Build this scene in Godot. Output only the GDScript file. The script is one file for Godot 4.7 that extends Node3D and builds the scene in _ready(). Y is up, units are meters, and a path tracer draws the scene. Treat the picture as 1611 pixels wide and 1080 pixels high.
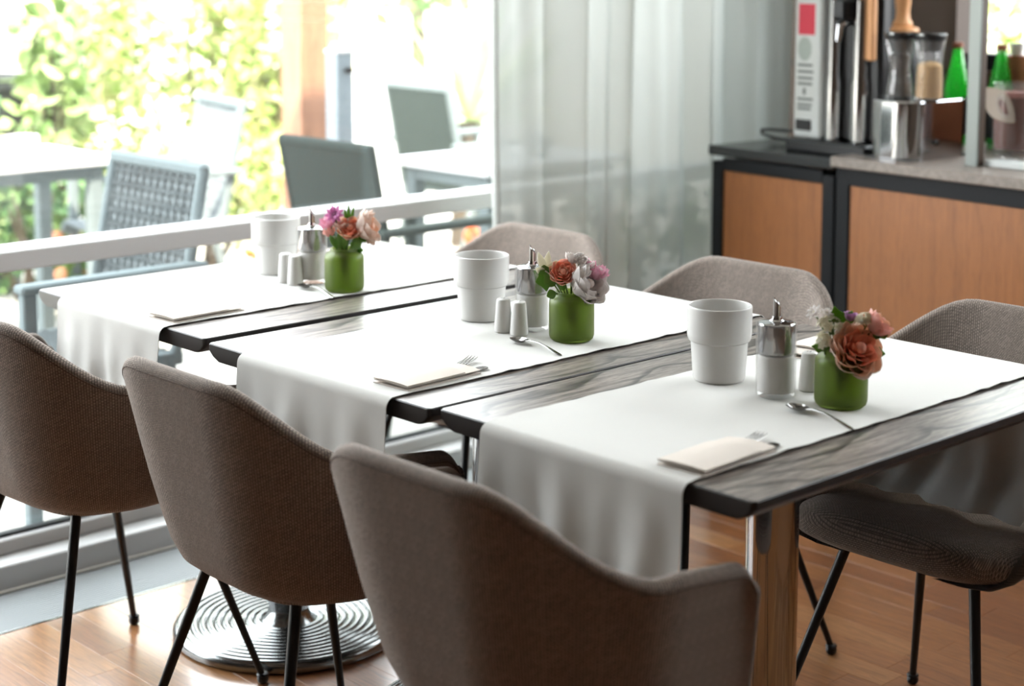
extends Node3D

var rng := RandomNumberGenerator.new()
var M := {}
var used := {}

# ------------------------------------------------------------------ geometry
class Geo:
	var p := PackedVector3Array()
	var t := PackedVector2Array()
	func tri(a: Vector3, b: Vector3, c: Vector3, ua := Vector2.ZERO, ub := Vector2.ZERO, uc := Vector2.ZERO) -> void:
		p.append(a); p.append(c); p.append(b)
		t.append(ua); t.append(uc); t.append(ub)
	func quad(a: Vector3, b: Vector3, c: Vector3, d: Vector3, ua := Vector2.ZERO, ub := Vector2.ZERO, uc := Vector2.ZERO, ud := Vector2.ZERO) -> void:
		tri(a, b, c, ua, ub, uc)
		tri(a, c, d, ua, uc, ud)
	# chamfered box, c = bevel
	func box(o: Vector3, s: Vector3, c := 0.0, bas := Basis.IDENTITY) -> void:
		var h := s * 0.5
		if c <= 0.0:
			c = 0.00001
		c = minf(c, minf(h.x, minf(h.y, h.z)) * 0.95)
		for ax in 3:
			for sg in [-1.0, 1.0]:
				var n := Vector3.ZERO; n[ax] = sg
				var u := Vector3.ZERO; u[(ax + 1) % 3] = 1.0
				var v := Vector3.ZERO; v[(ax + 2) % 3] = sg
				var hu: float = h[(ax + 1) % 3]; var hv: float = h[(ax + 2) % 3]; var hn: float = h[ax]
				var f := func(a: float, b: float, k: float) -> Vector3: return o + bas * (n * (hn - k) + u * a + v * b)
				quad(f.call(-hu + c, -hv + c, 0.0), f.call(hu - c, -hv + c, 0.0), f.call(hu - c, hv - c, 0.0), f.call(-hu + c, hv - c, 0.0), Vector2(0, 1), Vector2(1, 1), Vector2(1, 0), Vector2(0, 0))
		if c < 0.0001:
			return
		for ax in 3: # edges running along ax
			var b1 := (ax + 1) % 3
			var b2 := (ax + 2) % 3
			for s1 in [-1.0, 1.0]:
				for s2 in [-1.0, 1.0]:
					var mk := func(l: float, k1: float, k2: float) -> Vector3:
						var q := Vector3.ZERO
						q[ax] = l; q[b1] = s1 * (h[b1] - k1); q[b2] = s2 * (h[b2] - k2)
						return o + bas * q
					var l: float = h[ax] - c
					if s1 * s2 > 0:
						quad(mk.call(-l, 0.0, c), mk.call(-l, c, 0.0), mk.call(l, c, 0.0), mk.call(l, 0.0, c)) if false else quad(mk.call(l, 0.0, c), mk.call(l, c, 0.0), mk.call(-l, c, 0.0), mk.call(-l, 0.0, c))
					else:
						quad(mk.call(-l, 0.0, c), mk.call(-l, c, 0.0), mk.call(l, c, 0.0), mk.call(l, 0.0, c))
		for sx in [-1.0, 1.0]:
			for sy in [-1.0, 1.0]:
				for sz in [-1.0, 1.0]:
					var a := o + bas * Vector3(sx * h.x, sy * (h.y - c), sz * (h.z - c))
					var b := o + bas * Vector3(sx * (h.x - c), sy * h.y, sz * (h.z - c))
					var d := o + bas * Vector3(sx * (h.x - c), sy * (h.y - c), sz * h.z)
					if sx * sy * sz > 0: tri(a, b, d)
					else: tri(a, d, b)
	# profile: Vector2(radius, y) from bottom outside up
	func lathe(prof: Array, seg := 32, o := Vector3.ZERO, bas := Basis.IDENTITY, sx := 1.0, sz := 1.0) -> void:
		var lens := [0.0]
		for i in range(1, prof.size()):
			lens.append(lens[i - 1] + (prof[i] - prof[i - 1]).length())
		for k in seg:
			var a0 := TAU * k / seg
			var a1 := TAU * (k + 1) / seg
			var d0 := Vector3(cos(a0) * sx, 0, -sin(a0) * sz)
			var d1 := Vector3(cos(a1) * sx, 0, -sin(a1) * sz)
			for i in prof.size() - 1:
				var r0: float = prof[i].x; var r1: float = prof[i + 1].x
				var y0 := Vector3(0, prof[i].y, 0); var y1 := Vector3(0, prof[i + 1].y, 0)
				var u0 := float(k) / seg; var u1 := float(k + 1) / seg
				var A := o + bas * (d0 * r0 + y0); var B := o + bas * (d1 * r0 + y0)
				var C := o + bas * (d1 * r1 + y1); var D := o + bas * (d0 * r1 + y1)
				if r0 < 1e-6: tri(A, C, D, Vector2(u0, lens[i]), Vector2(u1, lens[i + 1]), Vector2(u0, lens[i + 1]))
				elif r1 < 1e-6: tri(A, B, D, Vector2(u0, lens[i]), Vector2(u1, lens[i]), Vector2(u0, lens[i + 1]))
				else: quad(A, B, C, D, Vector2(u0, lens[i]), Vector2(u1, lens[i]), Vector2(u1, lens[i + 1]), Vector2(u0, lens[i + 1]))
	func tube(pts: Array, rad: Array, seg := 10, caps := true) -> void:
		var n := pts.size()
		var rings := []
		var side := Vector3.ZERO
		for i in n:
			var d: Vector3 = (pts[mini(i + 1, n - 1)] - pts[maxi(i - 1, 0)]).normalized()
			if side == Vector3.ZERO:
				side = d.cross(Vector3.UP if absf(d.y) < 0.9 else Vector3.RIGHT).normalized()
			else:
				side = (side - d * side.dot(d)).normalized()
			var up := d.cross(side)
			var r: float = rad[i] if rad.size() > 1 else rad[0]
			var ring := []
			for k in seg:
				var a := TAU * k / seg
				ring.append(pts[i] + side * (cos(a) * r) + up * (sin(a) * r))
			rings.append(ring)
		for i in n - 1:
			for k in seg:
				var k1 := (k + 1) % seg
				quad(rings[i][k], rings[i][k1], rings[i + 1][k1], rings[i + 1][k], Vector2(float(k) / seg, i), Vector2(float(k + 1) / seg, i), Vector2(float(k + 1) / seg, i + 1), Vector2(float(k) / seg, i + 1))
		if caps:
			for k in seg:
				var k1 := (k + 1) % seg
				tri(pts[0], rings[0][k1], rings[0][k])
				tri(pts[n - 1], rings[n - 1][k], rings[n - 1][k1])
	# rows of points; outside is to the left of (row direction x next-row direction)
	func grid(rows: Array, uvs := [], closed := false, flip := false) -> void:
		for i in rows.size() - 1:
			var m: int = rows[i].size()
			for k in (m if closed else m - 1):
				var k1 := (k + 1) % m
				var a: Vector3 = rows[i][k]; var b: Vector3 = rows[i][k1]; var c: Vector3 = rows[i + 1][k1]; var d: Vector3 = rows[i + 1][k]
				if uvs.size():
					if flip: quad(d, c, b, a, uvs[i + 1][k], uvs[i + 1][k1], uvs[i][k1], uvs[i][k])
					else: quad(a, b, c, d, uvs[i][k], uvs[i][k1], uvs[i + 1][k1], uvs[i + 1][k])
				elif flip: quad(d, c, b, a)
				else: quad(a, b, c, d)
	# rings: closed loops from bottom to top, counter-clockwise seen from above (x right, z towards the viewer: (cos, -sin))
	func loft(rings: Array, cap0 := true, cap1 := true) -> void:
		grid(rings, [], true)
		for e in 2:
			if (e == 0 and not cap0) or (e == 1 and not cap1): continue
			var r: Array = rings[0] if e == 0 else rings[-1]
			var c := Vector3.ZERO
			for q in r: c += q
			c /= r.size()
			for k in r.size():
				var k1 := (k + 1) % r.size()
				if e == 0: tri(c, r[k1], r[k])
				else: tri(c, r[k], r[k1])
	func add(g: Geo, x: Transform3D) -> void:
		for q in g.p: p.append(x * q)
		t.append_array(g.t)
	func finish(crease := 40.0) -> ArrayMesh:
		var n := p.size() / 3
		var fn := PackedVector3Array(); fn.resize(n)
		var fu := PackedVector3Array(); fu.resize(n)
		var at := {}
		for i in n:
			var f := (p[3 * i + 2] - p[3 * i]).cross(p[3 * i + 1] - p[3 * i])
			fn[i] = f
			fu[i] = f.normalized()
			for k in 3:
				var key := Vector3i((p[3 * i + k] * 20000.0).round())
				if at.has(key): at[key].append(i)
				else: at[key] = [i]
		var nn := PackedVector3Array(); nn.resize(n * 3)
		var lim := cos(deg_to_rad(crease))
		for i in n:
			for k in 3:
				var s := Vector3.ZERO
				for j in at[Vector3i((p[3 * i + k] * 20000.0).round())]:
					if fu[j].dot(fu[i]) > lim: s += fn[j]
				nn[3 * i + k] = s.normalized() if s.length_squared() > 0.0 else Vector3.UP
		var arr := []
		arr.resize(Mesh.ARRAY_MAX)
		arr[Mesh.ARRAY_VERTEX] = p
		arr[Mesh.ARRAY_NORMAL] = nn
		arr[Mesh.ARRAY_TEX_UV] = t
		var m := ArrayMesh.new()
		m.add_surface_from_arrays(Mesh.PRIMITIVE_TRIANGLES, arr)
		return m

# ------------------------------------------------------------------ scene helpers
func numbered(called: String) -> String:
	var k: int = used.get(called, 0)
	used[called] = k + 1
	return called if k == 0 else "%s_%03d" % [called, k]

func thing(called: String, label: String, category: String, at := Vector3.ZERO, turn := 0.0, group := "") -> Node3D:
	var o := Node3D.new()
	o.name = numbered(called)
	add_child(o)
	o.position = at
	o.rotation.y = turn
	o.set_meta("label", label); o.set_meta("category", category)
	if group: o.set_meta("group", group)
	return o

func obj(called: String, mesh: Mesh, mat: Material, parent: Node = self, x := Transform3D()) -> MeshInstance3D:
	var o := MeshInstance3D.new()
	o.name = called if parent != self else numbered(called)
	o.mesh = mesh
	o.material_override = mat
	o.transform = x
	parent.add_child(o, true)
	return o

func tag(o: Node3D, label: String, category: String, group := "") -> Node3D:
	o.set_meta("label", label); o.set_meta("category", category)
	if group: o.set_meta("group", group)
	return o

func struct(called: String, mesh: Mesh, mat: Material, label: String) -> MeshInstance3D:
	var o := obj(called, mesh, mat)
	o.set_meta("kind", "structure"); o.set_meta("label", label)
	return o

func dup(o: Node3D, called: String, label: String, at: Vector3, turn := 0.0) -> Node3D:
	var c: Node3D = o.duplicate()
	c.name = numbered(called)
	add_child(c)
	c.position = at
	c.rotation.y = turn
	c.set_meta("label", label)
	return c

func bx(size: Vector3, c := 0.0, o := Vector3.ZERO) -> ArrayMesh:
	var g := Geo.new()
	g.box(o, size, c)
	return g.finish(20.0 if c > 0.0 else 1.0)

func V(x: float, y: float, z: float) -> Vector3: return Vector3(x, y, z)
func P(x: float, y: float) -> Vector2: return Vector2(x, y)

func srgb(r: int, g: int, b: int) -> Color: return Color(r / 255.0, g / 255.0, b / 255.0)

func mat(called: String, c: Color, rough := 0.6, metal := 0.0) -> StandardMaterial3D:
	var m := StandardMaterial3D.new()
	m.resource_name = called
	m.albedo_color = c
	m.roughness = rough
	m.metallic = metal
	M[called] = m
	return m

func triplanar(m: StandardMaterial3D, s: Vector3, world := false) -> void:
	m.uv1_triplanar = true
	m.uv1_world_triplanar = world
	m.uv1_scale = s
	m.uv1_triplanar_sharpness = 8.0

# ------------------------------------------------------------------ textures
func wood_image(w: int, h: int, rings: float, dark: float, pores: float, sd: int) -> Image:
	# grain runs along the picture's width; brightness 1 = clean wood
	var a := FastNoiseLite.new(); a.seed = sd; a.frequency = 1.0; a.fractal_octaves = 2
	var b := FastNoiseLite.new(); b.seed = sd + 7; b.frequency = 1.0; b.fractal_octaves = 3
	var im := Image.create(w, h, false, Image.FORMAT_RGB8)
	for y in h:
		for x in w:
			var u := float(x) / w
			var v := float(y) / h
			# wrap-around by blending the two ends
			var s := absf(2.0 * u - 1.0)
			var s2 := absf(2.0 * v - 1.0)
			var k := v * rings + a.get_noise_2d(s * 0.6, v * 2.0) * 1.9 + a.get_noise_2d(s * 2.6 + 30.0, v * 9.0) * 0.22
			var f := k - floorf(k)
			var line := smoothstep(0.72, 0.95, f) * (1.0 - smoothstep(0.95, 1.0, f))
			var fine := b.get_noise_2d(s * 7.0, s2 * 160.0)
			var soft := b.get_noise_2d(s * 2.0 + 50.0, s2 * 26.0)
			var c := 1.0 - dark * line - pores * maxf(0.0, fine) * 1.6 + soft * pores * 0.6
			c = clampf(c * 0.9, 0.0, 1.0)
			im.set_pixel(x, y, Color(c, c, c))
	return im

func weave_image(n: int, cells: int, contrast: float, sd: int) -> Image:
	var r := RandomNumberGenerator.new(); r.seed = sd
	var im := Image.create(n, n, false, Image.FORMAT_RGB8)
	var th := []
	for i in cells * cells: th.append(r.randf_range(-1.0, 1.0))
	for y in n:
		for x in n:
			var u := float(x) / n * cells
			var v := float(y) / n * cells
			var iu := int(u); var iv := int(v)
			var fu := u - iu; var fv := v - iv
			var over := (iu + iv) % 2 == 0
			var a := sin(PI * fu); var b := sin(PI * fv)
			var hgt := pow(a, 0.7) * (0.55 + 0.45 * b) if over else pow(b, 0.7) * (0.55 + 0.45 * a)
			var c: float = 1.0 - contrast + contrast * hgt + th[iv * cells + iu] * 0.13 * contrast + r.randf_range(-0.05, 0.05)
			if not over: c *= 0.86
			c = clampf(c * 0.92, 0.0, 1.0)
			im.set_pixel(x, y, Color(c, c, c))
	return im

func speckle_image(n: int, lo: float, hi: float, sd: int) -> Image:
	var r := RandomNumberGenerator.new(); r.seed = sd
	var a := FastNoiseLite.new(); a.seed = sd; a.frequency = 0.06
	var im := Image.create(n, n, false, Image.FORMAT_RGB8)
	for y in n:
		for x in n:
			var s := absf(2.0 * x / n - 1.0) * n * 0.5
			var s2 := absf(2.0 * y / n - 1.0) * n * 0.5
			var c := lerpf(lo, hi, clampf(0.5 + 0.5 * a.get_noise_2d(s, s2) + r.randf_range(-0.35, 0.35), 0, 1))
			im.set_pixel(x, y, Color(c, c, c))
	return im

func turned(im: Image) -> Image:
	im.rotate_90(CLOCKWISE)
	return im

func tex(im: Image) -> ImageTexture: return ImageTexture.create_from_image(im)

func make_materials() -> void:
	mat("brown_wall", srgb(106, 91, 80), 0.9)
	mat("ceiling_paint", srgb(238, 237, 234), 0.95)
	mat("brown_panel", srgb(78, 60, 48), 0.6)
	mat("aluminium", srgb(222, 222, 222), 0.42, 0.1)
	mat("grille_alu", srgb(206, 212, 214), 0.5, 0.2)
	mat("dark_gasket", srgb(40, 44, 46), 0.6)
	var pane := mat("pane", Color(1, 1, 1, 0.015), 0.0)
	pane.transparency = BaseMaterial3D.TRANSPARENCY_ALPHA
	var grain := tex(wood_image(512, 512, 13.0, 0.5, 0.5, 3))
	var top := mat("dark_oak", srgb(156, 146, 138), 0.32)
	top.metallic_specular = 0.62
	top.albedo_texture = grain
	triplanar(top, V(1.05, 1.0, 1.5))
	mat("dark_oak_edge", srgb(40, 36, 35), 0.45)
	var veneer_grain := tex(turned(wood_image(512, 256, 4.0, 0.07, 0.10, 21)))
	var v := mat("beech_veneer", srgb(172, 108, 54), 0.45)
	v.albedo_texture = veneer_grain
	v.uv1_triplanar = true
	v.uv1_scale = V(1.6, 0.8, 1.6)
	var plank_grain := tex(turned(wood_image(512, 256, 10.0, 0.10, 0.22, 9)))
	var tones := [srgb(172, 117, 71), srgb(160, 105, 61), srgb(184, 130, 81), srgb(150, 96, 56), srgb(176, 121, 76), srgb(166, 111, 67), srgb(190, 137, 90)]
	for i in tones.size():
		var m := mat("plank_%d" % i, tones[i], 0.28)
		m.metallic_specular = 0.6
		m.clearcoat_enabled = true
		m.clearcoat = 0.8
		m.clearcoat_roughness = 0.14
		m.albedo_texture = plank_grain
		m.uv1_triplanar = true
		m.uv1_world_triplanar = true
		m.uv1_scale = V(3.1, 1.0, 0.9)
		m.uv1_offset = V(0.37 * i, 0.0, 0.21 * i)
		m.uv1_triplanar_sharpness = 8.0
	mat("floor_base", srgb(120, 84, 56), 0.6)
	var weave := tex(weave_image(192, 16, 0.62, 5))
	var fab := mat("taupe_fabric", srgb(200, 183, 171), 0.95)
	fab.albedo_texture = weave
	fab.heightmap_enabled = true
	fab.heightmap_texture = weave
	fab.heightmap_scale = 0.03
	fab.rim_enabled = true
	fab.rim = 0.35
	fab.rim_tint = 0.6
	mat("piping", srgb(92, 78, 70), 0.9)
	mat("black_metal", srgb(24, 25, 27), 0.42, 0.2)
	var cl := mat("white_cloth", srgb(220, 219, 215), 0.92)
	var clw := tex(weave_image(96, 24, 0.35, 12))
	cl.heightmap_enabled = true
	cl.heightmap_texture = clw
	cl.heightmap_scale = 0.012
	triplanar(cl, V(28, 28, 28))
	cl.backlight_enabled = true
	cl.backlight = Color(0.16, 0.16, 0.155)
	mat("porcelain", srgb(240, 239, 236), 0.22)
	mat("napkin_paper", srgb(224, 214, 204), 0.95)
	mat("chrome", srgb(206, 206, 208), 0.07, 1.0)
	mat("brushed_steel", srgb(150, 153, 153), 0.2, 1.0)
	mat("cutlery_steel", srgb(150, 148, 146), 0.16, 1.0)
	mat("sugar", srgb(240, 238, 234), 0.95)
	var gl := mat("clear_glass", Color(1, 1, 1, 0.06), 0.02)
	gl.transparency = BaseMaterial3D.TRANSPARENCY_ALPHA
	var gv := mat("frosted_green_glass", Color(0.60, 0.68, 0.32, 0.10), 0.42)
	gv.refraction_enabled = true
	gv.refraction_scale = 0.045
	var cu := mat("sheer_curtain", Color(0.80, 0.815, 0.80, 0.97), 0.95)
	cu.transparency = BaseMaterial3D.TRANSPARENCY_ALPHA
	cu.backlight_enabled = true
	cu.backlight = Color(0.34, 0.36, 0.35)
	mat("black_laminate", srgb(24, 26, 29), 0.5)
	M.black_laminate.metallic_specular = 0.3
	mat("dark_worktop", srgb(44, 46, 47), 0.18)
	var st := mat("stone_worktop", srgb(160, 148, 138), 0.35)
	st.albedo_texture = tex(speckle_image(128, 0.72, 1.0, 4))
	triplanar(st, V(6, 6, 6))
	mat("black_plastic", srgb(20, 20, 22), 0.35)
	mat("white_enamel", srgb(214, 218, 216), 0.4)
	mat("mill_wood", srgb(208, 150, 98), 0.5)
	mat("tan_flakes", srgb(190, 150, 96), 0.9)
	mat("dark_beans", srgb(42, 30, 24), 0.6)
	mat("red_granola", srgb(104, 50, 38), 0.9)
	mat("beige_lid", srgb(176, 162, 148), 0.6)
	mat("brown_box", srgb(142, 84, 54), 0.7)
	var gb := mat("green_bottle_glass", Color(0.10, 0.55, 0.16, 0.35), 0.05)
	gb.transparency = BaseMaterial3D.TRANSPARENCY_ALPHA
	gb.backlight_enabled = true
	gb.backlight = Color(0.15, 0.7, 0.2)
	# flowers
	for q in [["peach_petal", srgb(255, 226, 206)], ["coral_petal", srgb(255, 196, 172)], ["blush_petal", srgb(255, 242, 234)], ["white_petal", srgb(252, 248, 246)], ["pink_petal", srgb(255, 220, 212)], ["cream_petal", srgb(240, 236, 220)], ["lilac_petal", srgb(206, 168, 206)], ["pink_fringe", srgb(244, 208, 222)], ["purple_petal", srgb(206, 140, 186)], ["yellow_heart", srgb(206, 168, 84)]]:
		var m := mat(q[0], q[1], 0.8)
		m.backlight_enabled = true
		m.backlight = q[1]
	var lf := mat("bouquet_leaf", srgb(92, 126, 52), 0.55)
	lf.backlight_enabled = true
	lf.backlight = Color(0.35, 0.5, 0.15)
	mat("stem_green", srgb(96, 116, 58), 0.6)
	# outdoors
	var pv := mat("terrace_stone", srgb(186, 184, 178), 0.85)
	pv.albedo_texture = tex(speckle_image(128, 0.86, 1.0, 8))
	triplanar(pv, V(0.8, 0.8, 0.8), true)
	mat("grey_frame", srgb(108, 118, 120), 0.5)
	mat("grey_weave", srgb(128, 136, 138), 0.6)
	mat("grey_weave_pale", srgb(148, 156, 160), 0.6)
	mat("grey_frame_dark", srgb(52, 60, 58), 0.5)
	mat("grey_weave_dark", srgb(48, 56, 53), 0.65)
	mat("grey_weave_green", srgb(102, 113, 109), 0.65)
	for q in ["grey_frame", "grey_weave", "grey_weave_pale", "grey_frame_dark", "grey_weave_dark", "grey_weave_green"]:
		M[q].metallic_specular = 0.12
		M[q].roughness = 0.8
	mat("outdoor_white", srgb(236, 238, 240), 0.5)
	var post := mat("larch_post", srgb(174, 126, 98), 0.7)
	post.albedo_texture = plank_grain
	post.uv1_triplanar = true
	post.uv1_scale = V(3.0, 0.8, 3.0)
	mat("zinc_post", srgb(120, 130, 137), 0.5)
	mat("dull_steel", srgb(128, 134, 130), 0.4, 0.3)
	mat("bark", srgb(70, 60, 50), 0.9)
	mat("dark_pot", srgb(52, 56, 58), 0.6)
	mat("terracotta", srgb(206, 140, 104), 0.8)
	mat("orange_flower", srgb(236, 120, 60), 0.8)
	mat("pink_flower", srgb(236, 160, 190), 0.8)
	mat("green_pot", srgb(64, 150, 84), 0.5)
	mat("lamp_grey", srgb(176, 174, 172), 0.4)
	var fo := mat("foliage", Color(1, 1, 1), 0.55)
	fo.vertex_color_use_as_albedo = true
	fo.backlight_enabled = true
	fo.backlight = Color(0.55, 0.62, 0.25)

# ------------------------------------------------------------------ camera, light
func make_camera_and_light() -> void:
	var cam := Camera3D.new()
	cam.name = "camera"
	add_child(cam)
	var at := CameraAttributesPhysical.new()
	at.frustum_focal_length = 60.0
	at.frustum_focus_distance = 2.95
	at.exposure_aperture = 2.7
	cam.attributes = at
	var f_px := 2688.4
	cam.keep_aspect = Camera3D.KEEP_HEIGHT
	cam.set_frustum(0.05 * 1080.0 / f_px, Vector2(0, -(540.0 - 239.2) / f_px * 0.05), 0.05, 200.0)
	var yaw := 0.7501
	var pit := 0.1139
	var fw := V(sin(yaw) * cos(pit), -sin(pit), -cos(yaw) * cos(pit))
	var rt := V(cos(yaw), 0, sin(yaw))
	var up := rt.cross(fw)
	var ro := 0.0013
	cam.transform = Transform3D(Basis(rt * cos(ro) + up * sin(ro), up * cos(ro) - rt * sin(ro), -fw), V(-1.6514, 1.435, 1.3231))
	cam.current = true

	var env := Environment.new()
	env.background_mode = Environment.BG_SKY
	env.tonemap_mode = Environment.TONE_MAPPER_LINEAR
	env.tonemap_exposure = 0.19
	env.sdfgi_enabled = true
	env.ssao_enabled = true
	env.ssil_enabled = true
	var sky := Sky.new()
	var sm := ProceduralSkyMaterial.new()
	sm.sky_top_color = srgb(226, 233, 236)
	sm.sky_horizon_color = srgb(248, 250, 252)
	sm.ground_horizon_color = srgb(225, 225, 220)
	sm.ground_bottom_color = srgb(190, 188, 180)
	sm.sky_energy_multiplier = 6.0
	sm.ground_energy_multiplier = 2.4
	sky.sky_material = sm
	env.sky = sky
	var we := WorldEnvironment.new()
	we.name = "environment"
	we.environment = env
	add_child(we)
	var sun := DirectionalLight3D.new()
	sun.name = "sun"
	sun.light_color = Color(1.0, 0.95, 0.86)
	sun.light_energy = 34.0
	sun.light_angular_distance = 1.0
	sun.shadow_enabled = true
	add_child(sun)
	sun.look_at_from_position(V(-0.9, 1.72, 1.0), Vector3.ZERO, Vector3.UP)

# ------------------------------------------------------------------ the room
func make_room() -> void:
	# floor base and planks
	var fb := struct("floor", bx(V(8.9, 0.06, 6.37), 0.0, V(-1.65, -0.043, 1.213)), M.floor_base, "oak strip parquet floor of short staggered planks")
	var pl := []
	for k in 4:
		pl.append(bx(V(0.0751, 0.012, [0.44, 0.5, 0.56, 0.62][k] - 0.0006), 0.0003))
	rng.seed = 11
	var nx := 33
	for i in nx:
		var x := -0.38 + i * 0.0757
		var z := -1.972
		var first := true
		while z < 0.45:
			var k := rng.randi() % 4
			var l: float = [0.44, 0.5, 0.56, 0.62][k]
			if first:
				first = false
				# the first one is cut at the grille
				var cut := rng.randf_range(0.14, 0.42)
				obj("plank", bx(V(0.0751, 0.012, cut - 0.0006), 0.0003), M["plank_%d" % (rng.randi() % 7)], fb, Transform3D(Basis(), V(x, -0.006 + rng.randf_range(-0.0002, 0.0002), z + cut * 0.5)))
				z += cut
				continue
			obj("plank", pl[k], M["plank_%d" % (rng.randi() % 7)], fb, Transform3D(Basis(), V(x, -0.006 + rng.randf_range(-0.0002, 0.0002), z + l * 0.5)))
			z += l
	var rest := Geo.new() # the floor beyond what is seen plank by plank
	rest.box(V(-3.24, -0.006, 1.1), V(5.64, 0.012, 6.14), 0.0)
	rest.box(V(2.44, -0.006, 1.1), V(0.66, 0.012, 6.14), 0.0)
	rest.box(V(0.86, -0.0065, 2.55), V(2.5, 0.011, 3.2), 0.0)
	var rp := obj("plain_boards", rest.finish(1.0), M.plank_1, fb)
	rp.set_meta("kind", "stuff")

	# convector grille sunk along the window
	var gr := thing("floor_grille", "long aluminium slatted heating grille sunk in the floor along the window", "grille", V(0, 0, 0))
	obj("tray", bx(V(5.5, 0.02, 0.222), 0.0, V(0.05, -0.03, -2.083)), M.dark_gasket, gr)
	for z in [-1.977, -2.188]:
		obj("edge_strip", bx(V(5.5, 0.014, 0.007), 0.001, V(0.05, -0.006, z)), M.brushed_steel, gr)
	var slat := bx(V(5.5, 0.0028, 0.0056), 0.0008)
	obj("slat_carrier", bx(V(5.5, 0.014, 0.003), 0.0, V(0.05, -0.011, -2.03)), M.dark_gasket, gr)
	obj("slat_carrier", bx(V(5.5, 0.014, 0.003), 0.0, V(0.05, -0.011, -2.13)), M.dark_gasket, gr)
	for i in 19:
		obj("slat", slat, M.grille_alu, gr, Transform3D(Basis(), V(0.05, -0.0015, -1.987 - i * 0.01067)))

	# window wall
	var w1 := struct("window_1", bx(V(3.86, 0.058, 0.13), 0.003, V(0.83, 0.029, -2.265)), M.aluminium, "floor to ceiling window with a broad aluminium rail across it")
	obj("glazing_bead", bx(V(3.86, 0.035, 0.05), 0.003, V(0.83, 0.0755, -2.295)), M.aluminium, w1)
	obj("gasket", bx(V(3.86, 0.008, 0.02), 0.0, V(0.83, 0.097, -2.3)), M.dark_gasket, w1)
	obj("transom", bx(V(3.86, 0.047, 0.10), 0.003, V(0.83, 0.7455, -2.30)), M.aluminium, w1)
	obj("head_rail", bx(V(3.86, 0.14, 0.13), 0.003, V(0.83, 2.70, -2.265)), M.aluminium, w1)
	obj("mullion", bx(V(0.07, 2.6, 0.12), 0.003, V(-1.065, 1.35, -2.265)), M.aluminium, w1)
	obj("mullion", bx(V(0.07, 2.6, 0.12), 0.003, V(2.7, 1.35, -2.265)), M.aluminium, w1)
	obj("glass_pane", bx(V(3.7, 0.62, 0.008), 0.0, V(0.82, 0.405, -2.315)), M.pane, w1)
	obj("glass_pane", bx(V(3.7, 1.862, 0.008), 0.0, V(0.82, 1.70, -2.325)), M.pane, w1)
	struct("wall_pier", bx(V(4.1, 2.86, 0.16), 0.0, V(-3.15, 1.34, -2.27)), M.brown_wall, "plain brown wall left of the window")
	# ceiling, walls
	struct("ceiling", bx(V(8.4, 0.10, 6.98), 0.0, V(-1.15, 2.82, 1.15)), M.ceiling_paint, "plain white ceiling")
	struct("wall_near", bx(V(8.4, 2.86, 0.2), 0.0, V(-1.15, 1.34, 4.4)), M.brown_wall, "plain brown wall behind the viewer")
	struct("wall_left", bx(V(0.2, 2.86, 6.9), 0.0, V(-5.1, 1.34, 1.1)), M.brown_wall, "plain brown wall at the left end")
	var fw := Geo.new()
	fw.box(V(2.88, 0.53, 1.05), V(0.16, 1.14, 6.9), 0.0)
	fw.box(V(2.88, 2.69, 1.05), V(0.16, 0.16, 6.9), 0.0)
	fw.box(V(2.88, 1.86, -1.945), V(0.16, 1.54, 0.87), 0.0)
	fw.box(V(2.88, 1.86, 3.2), V(0.16, 1.54, 2.6), 0.0)
	struct("wall_far", fw.finish(1.0), M.brown_panel, "brown panelled end wall behind the buffet counter")
	var w2 := struct("window_2", bx(V(0.09, 0.05, 3.4), 0.003, V(2.88, 1.125, 0.2)), M.black_laminate, "wide window in the end wall above the buffet counter")
	obj("head_rail", bx(V(0.09, 0.05, 3.4), 0.003, V(2.88, 2.585, 0.2)), M.black_laminate, w2)
	for z in [0.0, 1.3]:
		obj("mullion", bx(V(0.07, 1.42, 0.05), 0.003, V(2.88, 1.855, z)), M.black_laminate, w2)
	for q in [[-1.5, -0.03], [0.03, 1.27], [1.33, 1.89]]:
		obj("glass_pane", bx(V(0.008, 1.42, q[1] - q[0]), 0.0, V(2.9, 1.855, 0.5 * (q[0] + q[1]))), M.pane, w2)

# ------------------------------------------------------------------ curtain
func make_curtain() -> void:
	var rows := []
	var n := 420
	var ys := [0.012, 0.05, 0.5, 1.0, 1.5, 2.0, 2.5]
	rng.seed = 5
	var ph := []
	for i in 14: ph.append(rng.randf_range(-0.5, 0.5))
	for y in ys:
		var row := []
		for i in n:
			var u := float(i) / (n - 1)
			var x := 1.405 + u * 1.33
			var k := u * 9.6
			var j := int(k)
			var w := k + 0.42 * sin(k * 1.7 + 0.6) + 0.18 * sin(k * 3.1)
			var c := sin(TAU * w * 0.5 + 0.4 * sin(TAU * w * 0.5))
			var z := -2.07 + 0.032 * c * (0.8 + 0.35 * sin(k * 0.9 + 1.0)) + 0.006 * sin(k * 9.0 + y * 1.3) + 0.004 * sin(y * 3.0 + k)
			x += 0.018 * sin(TAU * w * 0.5 * 2.0) + 0.004 * sin(y * 4.0 + k * 2.0)
			row.append(V(x, y, z))
		rows.append(row)
	var g := Geo.new()
	g.grid(rows)
	tag(obj("sheer_curtain", g.finish(80.0), M.sheer_curtain), "white sheer curtain hanging in soft folds beside the buffet counter", "curtain")
	var rl := Geo.new()
	rl.tube([V(1.3, 2.53, -2.07), V(2.76, 2.53, -2.07)], [0.012], 10)
	struct("trim_1", rl.finish(), M.aluminium, "curtain rail under the ceiling")

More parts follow.
